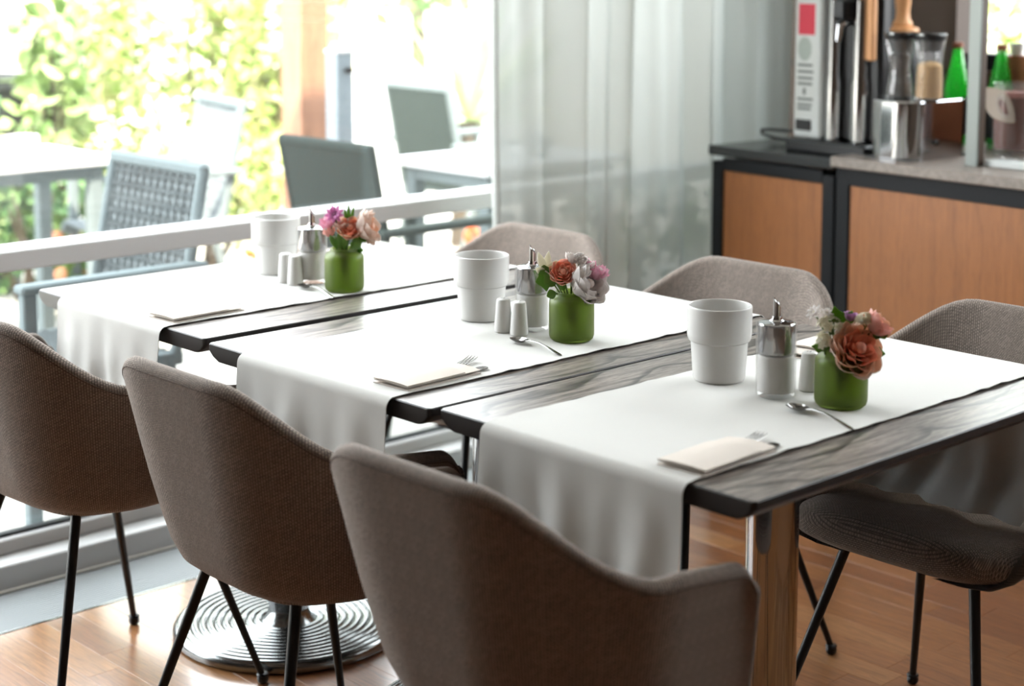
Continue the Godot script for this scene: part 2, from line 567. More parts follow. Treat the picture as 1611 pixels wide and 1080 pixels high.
# ------------------------------------------------------------------ tables
func rrect(x0: float, x1: float, z0: float, z1: float, r: float, y: float, seg := 4) -> Array:
	var o := []
	for q in [[x1 - r, z0 + r, 0.0], [x0 + r, z0 + r, 0.5], [x0 + r, z1 - r, 1.0], [x1 - r, z1 - r, 1.5]]:
		for k in seg + 1:
			var a: float = PI * (q[2] + 0.5 * k / seg)
			o.append(V(q[0] + r * cos(a), y, q[1] - r * sin(a)))
	return o

func make_table(label: String, x0: float, z1: float, foot: Vector2, wide := 0.612) -> void:
	# x0: near end, z1: the side towards the viewer
	var t := thing("dining_table", label, "table", V(x0 + 0.45, 0, z1 - wide * 0.5), 0.0, "dining tables in a row")
	var L := 0.45
	var W := wide * 0.5
	var g := Geo.new()
	g.loft([rrect(-L + 0.002, L - 0.002, -W + 0.026, W - 0.026, 0.008, 0.720), rrect(-L + 0.001, L - 0.001, -W + 0.010, W - 0.010, 0.008, 0.7275), rrect(-L, L, -W, W, 0.008, 0.737)], true, false)
	g.loft([rrect(-L, L, -W, W, 0.008, 0.737), rrect(-L, L, -W, W, 0.008, 0.7482), rrect(-L + 0.0018, L - 0.0018, -W + 0.0018, W - 0.0018, 0.007, 0.75)], false, false)
	obj("edge", g.finish(25.0), M.dark_oak_edge, t)
	var s := Geo.new()
	s.loft([rrect(-L + 0.0018, L - 0.0018, -W + 0.0018, W - 0.0018, 0.007, 0.7499), rrect(-L + 0.0022, L - 0.0022, -W + 0.0022, W - 0.0022, 0.007, 0.7501)], false, true)
	obj("tabletop", s.finish(60.0), M.dark_oak, t)
	var fx := foot.x - t.position.x
	var fz := foot.y - t.position.z
	obj("mounting_plate", bx(V(0.4, 0.012, 0.4), 0.002, V(fx, 0.716, fz)), M.black_metal, t)
	var c := Geo.new()
	c.lathe([P(0.0, 0.02), P(0.042, 0.02), P(0.042, 0.71), P(0.0, 0.71)], 40, V(fx, 0, fz))
	obj("column", c.finish(), M.chrome, t)
	var pr := [P(0.0, 0.0), P(0.238, 0.0), P(0.244, 0.004), P(0.245, 0.014), P(0.241, 0.021)]
	var r := 0.238
	while r > 0.06:
		pr.append(P(r, 0.0235))
		pr.append(P(r - 0.003, 0.0265))
		pr.append(P(r - 0.008, 0.0275))
		pr.append(P(r - 0.0125, 0.0258))
		pr.append(P(r - 0.0145, 0.0215))
		r -= 0.0165
	pr.append(P(0.05, 0.03)); pr.append(P(0.043, 0.045)); pr.append(P(0.042, 0.05))
	var b := Geo.new()
	b.lathe(pr, 72, V(fx, 0, fz))
	obj("ribbed_base", b.finish(50.0), M.brushed_steel, t)

func make_runner(label: String, x0: float, x1: float, z0: float, z1: float, near_y: float, far_y: float, sd: int) -> void:
	var nz := FastNoiseLite.new()
	nz.seed = sd; nz.frequency = 1.0
	var path := []
	var R := 0.016
	var top := 0.7522
	var k := 16
	for i in k: path.append([V(x0 - 0.006 - R * 0.6, lerpf(near_y, top - R, float(i) / k), 0), V(-1, 0, 0), 1.0 - float(i) / k])
	for i in 7:
		var a := PI * 0.5 * i / 6.0
		path.append([V(x0 - 0.006 - R * 0.6 + R * (1.0 - cos(a)), top - R + R * sin(a), 0), V(-cos(a), sin(a), 0), 0.0])
	for i in range(1, 44): path.append([V(lerpf(x0 - 0.006 + R * 0.4, x1 + 0.006 - R * 0.4, float(i) / 44), top, 0), V(0, 1, 0), -1.0])
	for i in 7:
		var a := PI * 0.5 * i / 6.0
		path.append([V(x1 + 0.006 + R * 0.6 - R * (1.0 - sin(a)), top - R + R * cos(a), 0), V(sin(a), cos(a), 0), 0.0])
	for i in range(1, k + 1): path.append([V(x1 + 0.006 + R * 0.6 - 0.075 * pow(float(i) / k, 7.0), lerpf(top - R, far_y, float(i) / k), 0), V(1, 0, 0), float(i) / k * 0.999])
	var m := 49
	var A := []
	var B := []
	for i in path.size():
		var q: Array = path[i]
		var ra := []
		var rb := []
		for j in m:
			var v := float(j) / (m - 1)
			var z := lerpf(z0, z1, v)
			var o := 0.0
			var pos: Vector3 = q[0]
			if q[2] >= 0.0: # hanging
				var d: float = q[2]
				o = d * (0.009 * sin(v * 15.0 + sd * 1.3) + 0.006 * sin(v * 31.0 + sd) + 0.012 * nz.get_noise_2d(v * 3.0, d * 1.4 + sd)) + d * 0.012
				z += d * 0.006 * sin(d * 3.0 + sd) + (v - 0.5) * -0.012 * d
			else:
				var edge := maxf(0.0, absf(v - 0.5) * 2.0 - 0.86) / 0.14
				o = 0.0006 + 0.0012 * maxf(0.0, nz.get_noise_2d(pos.x * 16.0, v * 2.0 + sd)) + edge * 0.0045 * maxf(0.0, nz.get_noise_2d(pos.x * 18.0 + 9.0, sd + (9.0 if v > 0.5 else 0.0)))
				z += edge * 0.003 * nz.get_noise_2d(pos.x * 9.0, sd * 3.0) * signf(v - 0.5)
			var pp: Vector3 = pos + q[1] * o
			pp.z = z
			ra.append(pp + q[1] * 0.0011)
			rb.append(pp)
		A.append(ra)
		B.append(rb)
	var g := Geo.new()
	g.grid(A, [], false, true)
	g.grid(B, [], false, false)
	for i in A.size() - 1:
		g.quad(A[i][0], A[i + 1][0], B[i + 1][0], B[i][0]) if false else g.quad(B[i][0], B[i + 1][0], A[i + 1][0], A[i][0])
		g.quad(A[i][m - 1], A[i + 1][m - 1], B[i + 1][m - 1], B[i][m - 1])
	for j in m - 1:
		g.quad(A[0][j], A[0][j + 1], B[0][j + 1], B[0][j])
		g.quad(B[-1][j], B[-1][j + 1], A[-1][j + 1], A[-1][j])
	tag(obj("table_runner", g.finish(50.0), M.white_cloth), label, "table runner", "white table runners")

# ------------------------------------------------------------------ chairs
func upath(s: float, w: float, b: float, fr: float, R: float) -> Vector2:
	# s 0..1: left arm front -> back -> right arm front; returns (x, z)
	var parts := [0.27, 0.15, 0.16, 0.15, 0.27]
	var k := 0
	var f := s
	while k < 4 and f > parts[k]:
		f -= parts[k]
		k += 1
	f = clampf(f / parts[k], 0.0, 1.0)
	match k:
		0: return P(lerpf(fr, b + R, f), -w)
		1:
			var a := f * PI * 0.5
			return P(b + R - R * sin(a), -w + R - R * cos(a))
		2: return P(b, lerpf(-(w - R), w - R, f))
		3:
			var a := f * PI * 0.5
			return P(b + R - R * cos(a), w - R + R * sin(a))
	return P(lerpf(b + R, fr, f), w)

func rim_top(s: float) -> float:
	var q := absf(s - 0.5) * 2.0 # 0 at the back's middle, 1 at the arm's front
	var arm := lerpf(0.674, 0.658, clampf((q - 0.46) / 0.54, 0, 1))
	var y := lerpf(0.791, arm, smoothstep(0.188, 0.432, q))
	return y - 0.028 * pow(clampf((q - 0.86) / 0.14, 0, 1), 2.2)

func make_chair() -> Node3D:
	var t := thing("armchair", "", "chair", Vector3.ZERO, 0.0, "taupe armchairs round the tables")
	var prof := [P(0, 0), P(0.30, 0.0), P(0.50, 0.022), P(0.615, 0.075), P(0.685, 0.16), P(0.755, 0.31), P(0.825, 0.48), P(0.895, 0.68), P(0.955, 0.86), P(0.987, 0.955)]
	var yb := 0.410
	var th := 0.029
	var ns := 96
	var secs := [] # list of [s, inset scale, extra front]
	for e in 5: secs.append([0.0, cos(PI * 0.5 * (1.0 - e / 5.0)), sin(PI * 0.5 * (1.0 - e / 5.0))])
	for i in ns + 1: secs.append([float(i) / ns, 1.0, 0.0])
	for e in range(1, 6): secs.append([1.0, cos(PI * 0.5 * e / 5.0), sin(PI * 0.5 * e / 5.0)])
	var rows := []
	var uvs := []
	for q in secs:
		var s: float = q[0]
		var top: float = rim_top(s) - 0.012 * (1.0 - q[1])
		var row := []
		var uv := []
		var arc := 0.0
		var last := Vector3.ZERO
		var pt := func(g: float, y: float, inset: float) -> Vector3:
			var half := th * 0.5
			var ins: float = half + (inset - half) * q[1]
			var w := lerpf(0.10, 0.297, g) - ins
			var b := lerpf(-0.06, -0.267, g) + ins
			var fr: float = minf(lerpf(0.28, 0.096, g), 0.19) - 0.014 + half * q[2]
			var R := maxf(lerpf(0.09, 0.214, g) - ins, 0.02)
			var c := upath(s, w, b, fr, R)
			return V(c.x, y, c.y)
		var list := []
		for k in prof.size(): list.append([prof[k].x, lerpf(yb, top - 0.012, prof[k].y), 0.0])
		for k in 7:
			var a := PI * k / 6.0
			list.append([1.0, top - 0.014 + 0.014 * sin(a), th * 0.5 * (1.0 - cos(a))])
		for k in range(prof.size() - 1, 2, -1):
			list.append([prof[k].x + 0.0, lerpf(yb, top - 0.02, prof[k].y), th])
		for k in list.size():
			var v: Vector3 = pt.call(list[k][0], list[k][1], list[k][2])
			if k: arc += v.distance_to(last)
			last = v
			row.append(v)
			uv.append(P(s * 1.38 / 0.048, arc / 0.048))
		rows.append(row)
		uvs.append(uv)
	var g := Geo.new()
	g.grid(rows, uvs, false, true)
	obj("shell", g.finish(70.0), M.taupe_fabric, t)
	# seam under the rim
	var seam := []
	for i in ns + 1:
		var s := float(i) / ns
		var c := upath(s, 0.2966, -0.2666, 0.082, 0.214)
		seam.append(V(c.x, rim_top(s) - 0.016, c.y))
	var sg := Geo.new()
	sg.tube(seam, [0.0011], 6)
	obj("seam", sg.finish(), M.piping, t)
	# seat
	var seat := Geo.new()
	var rings := []
	var out := func(ins: float, y: float, dish: float) -> Array:
		var r := []
		var x1 := 0.228 - ins
		var x0 := -0.165 + ins
		var w := 0.232 - ins
		for k in 64:
			var a := TAU * k / 64.0
			var ca := cos(a); var sa := -sin(a)
			var e := 0.52
			var xx := signf(ca) * pow(absf(ca), e)
			var zz := signf(sa) * pow(absf(sa), e)
			var px := lerpf(x0, x1, xx * 0.5 + 0.5)
			var taper := 1.0 - 0.24 * (1.0 - (xx * 0.5 + 0.5))
			var yy := y
			if dish > 0.0:
				yy += dish * (0.030 * (xx * 0.5 + 0.5) - 0.018)
			else:
				yy += 0.012 * (xx * 0.5 + 0.5) - 0.004
			r.append(V(px, yy, zz * w * taper))
		return r
	for q in [[0.12, 0.404, 0.0], [0.05, 0.406, 0.0], [0.022, 0.411, 0.0], [0.006, 0.421, 0.0], [0.0, 0.433, 0.3], [0.002, 0.446, 0.7], [0.010, 0.458, 1.0], [0.026, 0.467, 1.0], [0.05, 0.471, 1.0], [0.1, 0.4685, 1.0], [0.16, 0.465, 1.0]]:
		rings.append(out.call(q[0], q[1], q[2]))
	var suv := []
	for r in rings:
		var uu := []
		for v in r: uu.append(P((v.x + v.y) / 0.048, v.z / 0.048))
		suv.append(uu)
	seat.grid(rings, suv, true)
	for e in 2:
		var r: Array = rings[0] if e == 0 else rings[-1]
		var c := V(0.0, r[0].y - 0.01, 0)
		for k in r.size():
			var k1: int = (k + 1) % r.size()
			var ru := func(v: Vector3) -> Vector2: return P((v.x + v.y) / 0.048, v.z / 0.048)
			if e == 0: seat.tri(c, r[k1], r[k], ru.call(c), ru.call(r[k1]), ru.call(r[k]))
			else: seat.tri(c, r[k], r[k1], ru.call(c), ru.call(r[k]), ru.call(r[k1]))
	obj("seat", seat.finish(60.0), M.taupe_fabric, t)
	for sx in [-1.0, 1.0]:
		for sz in [-1.0, 1.0]:
			var lg := Geo.new()
			var a := V(sx * 0.118, 0.412, sz * 0.125)
			var b := V(sx * 0.235, 0.014, sz * 0.22)
			lg.tube([a, a.lerp(b, 0.5), b], [0.0098, 0.0086, 0.0066], 12)
			var leg := obj("leg", lg.finish(), M.black_metal, t)
			var ft := Geo.new()
			ft.lathe([P(0, 0.0), P(0.007, 0.0005), P(0.0105, 0.004), P(0.0118, 0.010), P(0.0105, 0.0155), P(0.0125, 0.018), P(0.0105, 0.021), P(0.006, 0.022), P(0, 0.022)], 16, V(b.x, 0, b.z))
			obj("ball_glide", ft.finish(30.0), M.black_plastic, leg)
	return t

# ------------------------------------------------------------------ things on the tables
func make_mug() -> Node3D:
	var t := thing("mug", "", "mug", Vector3.ZERO, 0.0, "tall white stepped mugs")
	var g := Geo.new()
	g.lathe([P(0, 0.0015), P(0.036, 0.0015), P(0.0375, 0.0), P(0.0405, 0.0012), P(0.0425, 0.006), P(0.0462, 0.0625), P(0.0466, 0.0645), P(0.0500, 0.0668), P(0.0518, 0.0715), P(0.0524, 0.078), P(0.0526, 0.1195), P(0.0520, 0.1222), P(0.0505, 0.1228), P(0.0490, 0.1218), P(0.0484, 0.118), P(0.0478, 0.072), P(0.0430, 0.06), P(0.0390, 0.010), P(0.034, 0.006), P(0, 0.005)], 72)
	obj("body", g.finish(32.0), M.porcelain, t)
	return t

func make_dispenser() -> Node3D:
	var t := thing("sugar_dispenser", "", "sugar dispenser", Vector3.ZERO, 0.0, "chrome topped sugar dispensers")
	var g := Geo.new()
	g.lathe([P(0, 0.0), P(0.024, 0.0), P(0.028, 0.002), P(0.0305, 0.0065), P(0.031, 0.012), P(0.0312, 0.062), P(0.0305, 0.066), P(0.0318, 0.070), P(0.0318, 0.114), P(0.031, 0.1165), P(0.0298, 0.1165), P(0.0298, 0.07), P(0.0288, 0.064), P(0.0288, 0.010), P(0.0, 0.009)], 48)
	obj("glass_body", g.finish(35.0), M.clear_glass, t)
	var s := Geo.new()
	s.lathe([P(0, 0.0095), P(0.0272, 0.0095), P(0.0283, 0.0115), P(0.0283, 0.0645), P(0.027, 0.067), P(0, 0.068)], 40)
	obj("sugar", s.finish(30.0), M.sugar, t)
	var c := Geo.new()
	c.lathe([P(0, 0.069), P(0.0262, 0.069), P(0.0278, 0.071), P(0.0290, 0.0745), P(0.0290, 0.1145), P(0.0282, 0.1170), P(0.0255, 0.1185), P(0.011, 0.1205), P(0.0085, 0.1225), P(0.0078, 0.127), P(0, 0.127)], 48)
	obj("chrome_lid", c.finish(30.0), M.chrome, t)
	# slanted pouring spout
	var rows := []
	var n := 24
	for k in n:
		var a := TAU * k / n
		var d := V(cos(a), 0, -sin(a))
		var cut := 0.150 + 0.0052 * d.dot(V(-0.55, 0, -0.83)) * 1.4
		rows.append([d * 0.0066 + V(0, 0.124, 0), d * 0.0058 + V(0, 0.129, 0), d * 0.0056 + V(0, cut, 0), d * 0.0044 + V(0, cut, 0), d * 0.0044 + V(0, 0.128, 0)])
	var sp := Geo.new()
	for k in n:
		var k1 := (k + 1) % n
		for i in 4: sp.quad(rows[k][i], rows[k1][i], rows[k1][i + 1], rows[k][i + 1])
	obj("spout", sp.finish(40.0), M.chrome, t)
	return t

func make_shaker() -> Node3D:
	var t := thing("shaker", "", "shaker", Vector3.ZERO, 0.0, "small white tapered shakers")
	var g := Geo.new()
	g.lathe([P(0, 0.0), P(0.0150, 0.0), P(0.0164, 0.0015), P(0.0168, 0.005), P(0.0130, 0.056), P(0.0120, 0.0604), P(0.0095, 0.0622), P(0, 0.0626)], 36)
	obj("body", g.finish(35.0), M.porcelain, t)
	for k in 3:
		var h := Geo.new()
		var a := TAU * k / 3.0
		h.lathe([P(0.0011, 0.0622), P(0.0009, 0.0628), P(0, 0.0628)], 8, V(cos(a) * 0.0032, 0, sin(a) * 0.0032))
		obj("hole", h.finish(), M.black_plastic, t)
	return t

func make_vase() -> Node3D:
	var t := thing("flower_vase", "", "vase", Vector3.ZERO, 0.0, "frosted green glass vases")
	var g := Geo.new()
	g.lathe([P(0, 0.003), P(0.026, 0.003), P(0.029, 0.0), P(0.0345, 0.001), P(0.0385, 0.0045), P(0.0402, 0.010), P(0.0405, 0.016), P(0.0405, 0.066), P(0.0398, 0.0725), P(0.0372, 0.0775), P(0.0328, 0.0805), P(0.0292, 0.0820), P(0.0282, 0.0838), P(0.0286, 0.0868), P(0.0280, 0.0884), P(0.0262, 0.0884), P(0.0254, 0.0860), P(0.0262, 0.0800), P(0.0330, 0.0758), P(0.0362, 0.0690), P(0.0368, 0.060), P(0.0368, 0.014), P(0.034, 0.0072), P(0.028, 0.0056), P(0, 0.0056)], 64)
	obj("glass", g.finish(45.0), M.frosted_green_glass, t)
	return t

func make_spoon() -> Node3D:
	# bowl at -z end, handle to +z; length 0.14
	var t := thing("teaspoon", "", "spoon", Vector3.ZERO, 0.0, "small steel teaspoons")
	var rows := []
	var low := []
	for i in 15:
		var v := float(i) / 14.0
		var z := -0.045 + v * 0.045
		var w := 0.0145 * pow(sin(PI * clampf(0.06 + v * 0.90, 0, 1)), 0.62) * (1.0 - 0.18 * v)
		var ra := []
		var rb := []
		for j in 9:
			var u := float(j) / 8.0 * 2.0 - 1.0
			var depth := 0.006 * (1.0 - u * u) * sin(PI * clampf(v, 0.02, 0.98))
			var y := 0.0080 - depth + 0.0015 * v
			ra.append(V(u * w, y, z))
			rb.append(V(u * w, y - 0.0009, z))
		rows.append(ra)
		low.append(rb)
	var g := Geo.new()
	g.grid(rows, [], false, true)
	g.grid(low)
	for i in 14:
		g.quad(rows[i][0], rows[i + 1][0], low[i + 1][0], low[i][0])
		g.quad(low[i][8], low[i + 1][8], rows[i + 1][8], rows[i][8])
	obj("bowl", g.finish(60.0), M.cutlery_steel, t)
	var h := []
	for q in [[-0.002, 0.0088, 0.0034], [0.01, 0.0115, 0.0024], [0.035, 0.0120, 0.0024], [0.06, 0.0085, 0.0031], [0.08, 0.0045, 0.0040], [0.093, 0.0022, 0.0038], [0.0975, 0.0018, 0.0020]]:
		var r := []
		for k in 12:
			var a := TAU * k / 12.0
			r.append(V(cos(a) * q[2], q[1] + sin(a) * 0.0011, q[0]))
		h.append(r)
	var hg := Geo.new()
	hg.grid(h, [], true)
	for k in 12:
		hg.tri(h[-1][k], h[-1][(k + 1) % 12], V(0, 0.0018, 0.0978))
	obj("handle", hg.finish(60.0), M.cutlery_steel, t)
	return t

func make_fork() -> Node3D:
	# tines towards +x, lying in a napkin pocket; origin at the tines' root
	var t := thing("fork", "", "fork", Vector3.ZERO, 0.0, "steel forks in paper pockets")
	for k in 4:
		var z := (k - 1.5) * 0.0058
		var g := Geo.new()
		g.tube([V(0, 0.0030, z), V(0.018, 0.0036, z), V(0.034, 0.0062, z), V(0.042, 0.0085, z)], [0.0014, 0.0013, 0.0011, 0.0006], 8)
		obj("tine", g.finish(), M.cutlery_steel, t)
	var b := Geo.new()
	b.loft([rrect(-0.03, 0.003, -0.0105, 0.0105, 0.005, 0.0022), rrect(-0.03, 0.003, -0.0105, 0.0105, 0.005, 0.0036)])
	b.box(V(-0.075, 0.0029, 0), V(0.10, 0.0018, 0.007), 0.0005)
	obj("neck", b.finish(), M.cutlery_steel, t)
	return t

func make_pocket() -> Node3D:
	# folded paper pocket 0.16 x 0.08, opening to +x, origin at its middle
	var t := thing("napkin", "", "napkin", Vector3.ZERO, 0.0, "folded napkin pockets")
	var sheet := func(x0: float, x1: float, z0: float, z1: float, y0: float, h: float, bulge: float, skew: float) -> ArrayMesh:
		var g := Geo.new()
		var up := []
		var dn := []
		for i in 13:
			var u := float(i) / 12.0
			var ra := []
			var rb := []
			for j in 9:
				var v := float(j) / 8.0
				var b := bulge * sin(PI * v) * (0.35 + 0.65 * u) 
				var x := lerpf(x0, x1 + skew * (v - 0.5), u)
				ra.append(V(x, y0 + h + b, lerpf(z0, z1, v)))
				rb.append(V(x, y0 + b * 0.6, lerpf(z0, z1, v)))
			up.append(ra)
			dn.append(rb)
		g.grid(up, [], false, true)
		g.grid(dn)
		for i in 12:
			g.quad(dn[i][0], dn[i + 1][0], up[i + 1][0], up[i][0]) if false else g.quad(up[i][0], up[i + 1][0], dn[i + 1][0], dn[i][0])
			g.quad(dn[i][8], dn[i + 1][8], up[i + 1][8], up[i][8])
		for j in 8:
			g.quad(up[0][j], up[0][j + 1], dn[0][j + 1], dn[0][j]) if false else g.quad(dn[0][j], dn[0][j + 1], up[0][j + 1], up[0][j])
			g.quad(up[12][j], up[12][j + 1], dn[12][j + 1], dn[12][j])
		return g.finish(45.0)
	obj("back_leaf", sheet.call(-0.08, 0.083, -0.041, 0.0405, 0.0, 0.0016, 0.0, 0.0), M.napkin_paper, t)
	obj("inner_leaf", sheet.call(-0.079, 0.082, -0.0405, 0.039, 0.0048, 0.0012, 0.0030, 0.004), M.napkin_paper, t)
	obj("front_leaf", sheet.call(-0.0795, 0.042, -0.041, 0.040, 0.0072, 0.0012, 0.0046, 0.012), M.napkin_paper, t)
	return t

func make_knife() -> Node3D:
	var t := thing("table_knife", "", "knife", Vector3.ZERO, 0.0, "steel knives in paper pockets")
	var g := Geo.new()
	g.loft([rrect(-0.05, 0.036, -0.0085, 0.0085, 0.0080, 0.0022), rrect(-0.05, 0.036, -0.0085, 0.0085, 0.0080, 0.0036)])
	obj("blade", g.finish(30.0), M.cutlery_steel, t)
	obj("handle", bx(V(0.07, 0.0025, 0.011), 0.001, V(-0.085, 0.0032, 0)), M.cutlery_steel, t)
	return t

# ------------------------------------------------------------------ flowers
func petal_mesh(R: float, open: float, span: float, wave: float, thick: float, frilled := 0.0) -> ArrayMesh:
	# a cupped petal on a ball of radius R round the y axis; open = angle reached from the base
	var g := Geo.new()
	var up := []
	var dn := []
	var nv := 10
	var nu := 9
	for i in nv + 1:
		var v := float(i) / nv
		var th := lerpf(0.18, open, v)
		var wd := span * 1.25 * pow(sin(PI * clampf(0.10 + 0.50 * v, 0, 1)), 0.75)
		var ra := []
		var rb := []
		for j in nu + 1:
			var u := float(j) / nu * 2.0 - 1.0
			var az := u * wd / maxf(0.35, sin(minf(th, PI - 0.3)))
			var rr := R * (1.0 + wave * (0.10 * sin(u * 4.3 + v * 3.0) * v) + 0.16 * pow(v, 5.0) - 0.05 * u * u)
			var t2 := th - 0.26 * u * u * v * v * open + frilled * sin(u * 16.0) * v * v
			var d := V(sin(t2) * sin(az), -cos(t2), sin(t2) * cos(az))
			ra.append(d * (rr + thick))
			rb.append(d * rr)
		up.append(ra)
		dn.append(rb)
	g.grid(up)
	g.grid(dn, [], false, true)
	for i in nv:
		g.quad(up[i][0], up[i + 1][0], dn[i + 1][0], dn[i][0])
		g.quad(dn[i][nu], dn[i + 1][nu], up[i + 1][nu], up[i][nu])
	for j in nu:
		g.quad(up[nv][j], up[nv][j + 1], dn[nv][j + 1], dn[nv][j])
	return g.finish(60.0)

func axis_basis(d: Vector3, spin := 0.0) -> Basis:
	var y := d.normalized()
	var x := y.cross(V(0.3, 0.1, 1)).normalized()
	return Basis(x, y, x.cross(y)) * Basis(Vector3.UP, spin)

const RT := Vector3(0.7317, 0, 0.6816)
const NR := Vector3(-0.6816, 0, 0.7317)

func bp(c: Vector3, r: float, u: float, q: float) -> Vector3: return c + RT * r + Vector3.UP * u + NR * q

func stem_to(t: Node3D, from: Vector3, to: Vector3, rad: float, m: Material) -> void:
	# both in world places
	var a := from - t.position
	var b := to - t.position
	var mid := a.lerp(b, 0.45) + V(0, 0.004, 0)
	mid.x = lerpf(mid.x, b.x, 0.35); mid.z = lerpf(mid.z, b.z, 0.35)
	var g := Geo.new()
	g.tube([a, a.lerp(mid, 0.5) + V(0, 0.001, 0), mid, mid.lerp(b, 0.5), b], [rad], 7)
	obj("stem", g.finish(), m, t)

func rose(called: String, label: String, at: Vector3, dir: Vector3, R: float, rings: Array, heart: Material, foot: Vector3, group: String) -> Node3D:
	# rings: [count, radius share, opening angle, span, material, wave]
	var t := thing(called, label, "flower", at, 0.0, group)
	var bs := axis_basis(dir)
	var sp := 0.0
	for q in rings:
		var pm := petal_mesh(R * q[1], q[2], q[3], q[5], 0.0006, q[6] if q.size() > 6 else 0.0)
		for k in q[0]:
			var a: float = sp + TAU * k / q[0] + rng.randf_range(-0.08, 0.08)
			var tilt := rng.randf_range(0.0, 0.07)
			obj("petal", pm, q[4], t, Transform3D(bs * Basis(Vector3.UP, a) * Basis(Vector3.RIGHT, tilt), Vector3.ZERO))
		sp += 0.7
	var h := Geo.new()
	h.lathe([P(0, -R * 0.24), P(R * 0.2, -R * 0.16), P(R * 0.26, 0.0), P(R * 0.2, R * 0.14), P(0, R * 0.2)], 14, Vector3.ZERO, bs)
	obj("heart", h.finish(70.0), heart, t)
	var cx := Geo.new()
	cx.lathe([P(0, -R * 1.10), P(R * 0.16, -R * 1.06), P(R * 0.34, -R * 0.93), P(R * 0.3, -R * 0.86), P(0, -R * 0.8)], 12, Vector3.ZERO, bs)
	obj("calyx", cx.finish(60.0), M.stem_green, t)
	stem_to(t, at - dir.normalized() * R * 1.0, foot, 0.0019, M.stem_green)
	return t

func floret_spray(called: String, label: String, at: Vector3, size: Vector3, n: int, fl: float, m: Material, foot: Vector3, sd: int, group := "") -> Node3D:
	var t := thing(called, label, "flower", at, 0.0, group)
	var r := RandomNumberGenerator.new(); r.seed = sd
	var one := Geo.new() # five small petals
	for k in 5:
		var a := TAU * k / 5.0
		var d := V(cos(a), 0, sin(a)); var s := V(-sin(a), 0, cos(a))
		var p0 := V(0, 0, 0); var p1 := d * 0.55 + s * 0.36 + V(0, 0.16, 0); var p2 := d * 1.0 + V(0, 0.1, 0); var p3 := d * 0.55 - s * 0.36 + V(0, 0.16, 0); var mid := d * 0.6 + V(0, 0.06, 0)
		one.tri(p0, mid, p1); one.tri(mid, p2, p1); one.tri(p0, p3, mid); one.tri(p3, p2, mid)
		one.tri(p0, p1, mid); one.tri(mid, p1, p2); one.tri(p0, mid, p3); one.tri(p3, mid, p2)
	one.lathe([P(0, 0.0), P(0.14, 0.06), P(0.1, 0.16), P(0, 0.2)], 6)
	var g := Geo.new()
	var sg := Geo.new()
	for i in n:
		var d := V(r.randfn(), absf(r.randfn()) * 0.8 + r.randf_range(-0.2, 0.2), r.randfn()).normalized()
		var pp := d * size * r.randf_range(0.72, 1.0)
		g.add(one, Transform3D(axis_basis(d + V(0, 0.2, 0), r.randf() * TAU).scaled_local(Vector3.ONE * fl * r.randf_range(0.75, 1.15)), pp))
		if i % 3 == 0: sg.tube([V(0, -size.y, 0), pp * 0.55, pp], [0.0006], 5)
	var f := obj("florets", g.finish(30.0), m, t)
	f.set_meta("kind", "stuff")
	obj("sprig", sg.finish(), M.stem_green, t)
	stem_to(t, at - V(0, size.y * 0.9, 0), foot, 0.0014, M.stem_green)
	return t

func leaf_geo(l: float, w: float, bend: float, lobes := 0) -> Geo:
	# along +y, face to +z
	var g := Geo.new()
	var up := []
	var dn := []
	for i in 11:
		var v := float(i) / 10.0
		var wd := w * pow(sin(PI * clampf(v * 0.96 + 0.02, 0, 1)), 0.85) * (1.0 - 0.2 * v)
		if lobes: wd *= 1.0 + 0.25 * sin(v * lobes * TAU)
		var ra := []
		var rb := []
		for j in 5:
			var u := float(j) / 4.0 * 2.0 - 1.0
			var pp := V(u * wd, v * l, bend * v * v - absf(u) * wd * -0.25)
			ra.append(pp)
			rb.append(pp - V(0, 0, 0.0005))
		up.append(ra)
		dn.append(rb)
	g.grid(up)
	g.grid(dn, [], false, true)
	return g

func leaf_sprig(label: String, foot: Vector3, leaves: Array, group := "") -> void:
	# leaves: [place of the base, direction, length, width, lobes]
	var t := thing("leaf_sprig", label, "leaf", leaves[0][0], 0.0, group)
	for q in leaves:
		var d: Vector3 = q[1].normalized()
		var g := leaf_geo(q[2], q[3], q[2] * 0.12, q[4])
		var z := (NR + V(0, 0.5, 0) - d * d.dot(NR + V(0, 0.5, 0))).normalized()
		obj("leaf", g.finish(70.0), M.bouquet_leaf, t, Transform3D(Basis(d.cross(z), d, z), q[0] - t.position))
		stem_to(t, q[0], foot, 0.0012, M.stem_green)

func daisy(label: String, at: Vector3, dir: Vector3, R: float, n: int, m: Material, heart: Material, foot: Vector3, group := "") -> void:
	var t := thing("daisy", label, "flower", at, 0.0, group)
	var bs := axis_basis(dir)
	var g := leaf_geo(R, R * 0.23, R * 0.25)
	var pm := g.finish(70.0)
	for ring in 2:
		for k in n:
			var a := TAU * (k + 0.5 * ring) / n
			var b := bs * Basis(Vector3.UP, a) * Basis(Vector3.RIGHT, 1.15 - 0.4 * ring)
			obj("petal", pm, m, t, Transform3D(b.scaled(Vector3.ONE * (1.0 - 0.2 * ring)), Vector3.ZERO))
	var h := Geo.new()
	h.lathe([P(0, -R * 0.1), P(R * 0.2, 0), P(R * 0.22, R * 0.12), P(R * 0.12, R * 0.22), P(0, R * 0.24)], 12, Vector3.ZERO, bs)
	obj("heart", h.finish(), heart, t)
	stem_to(t, at, foot, 0.0013, M.stem_green)

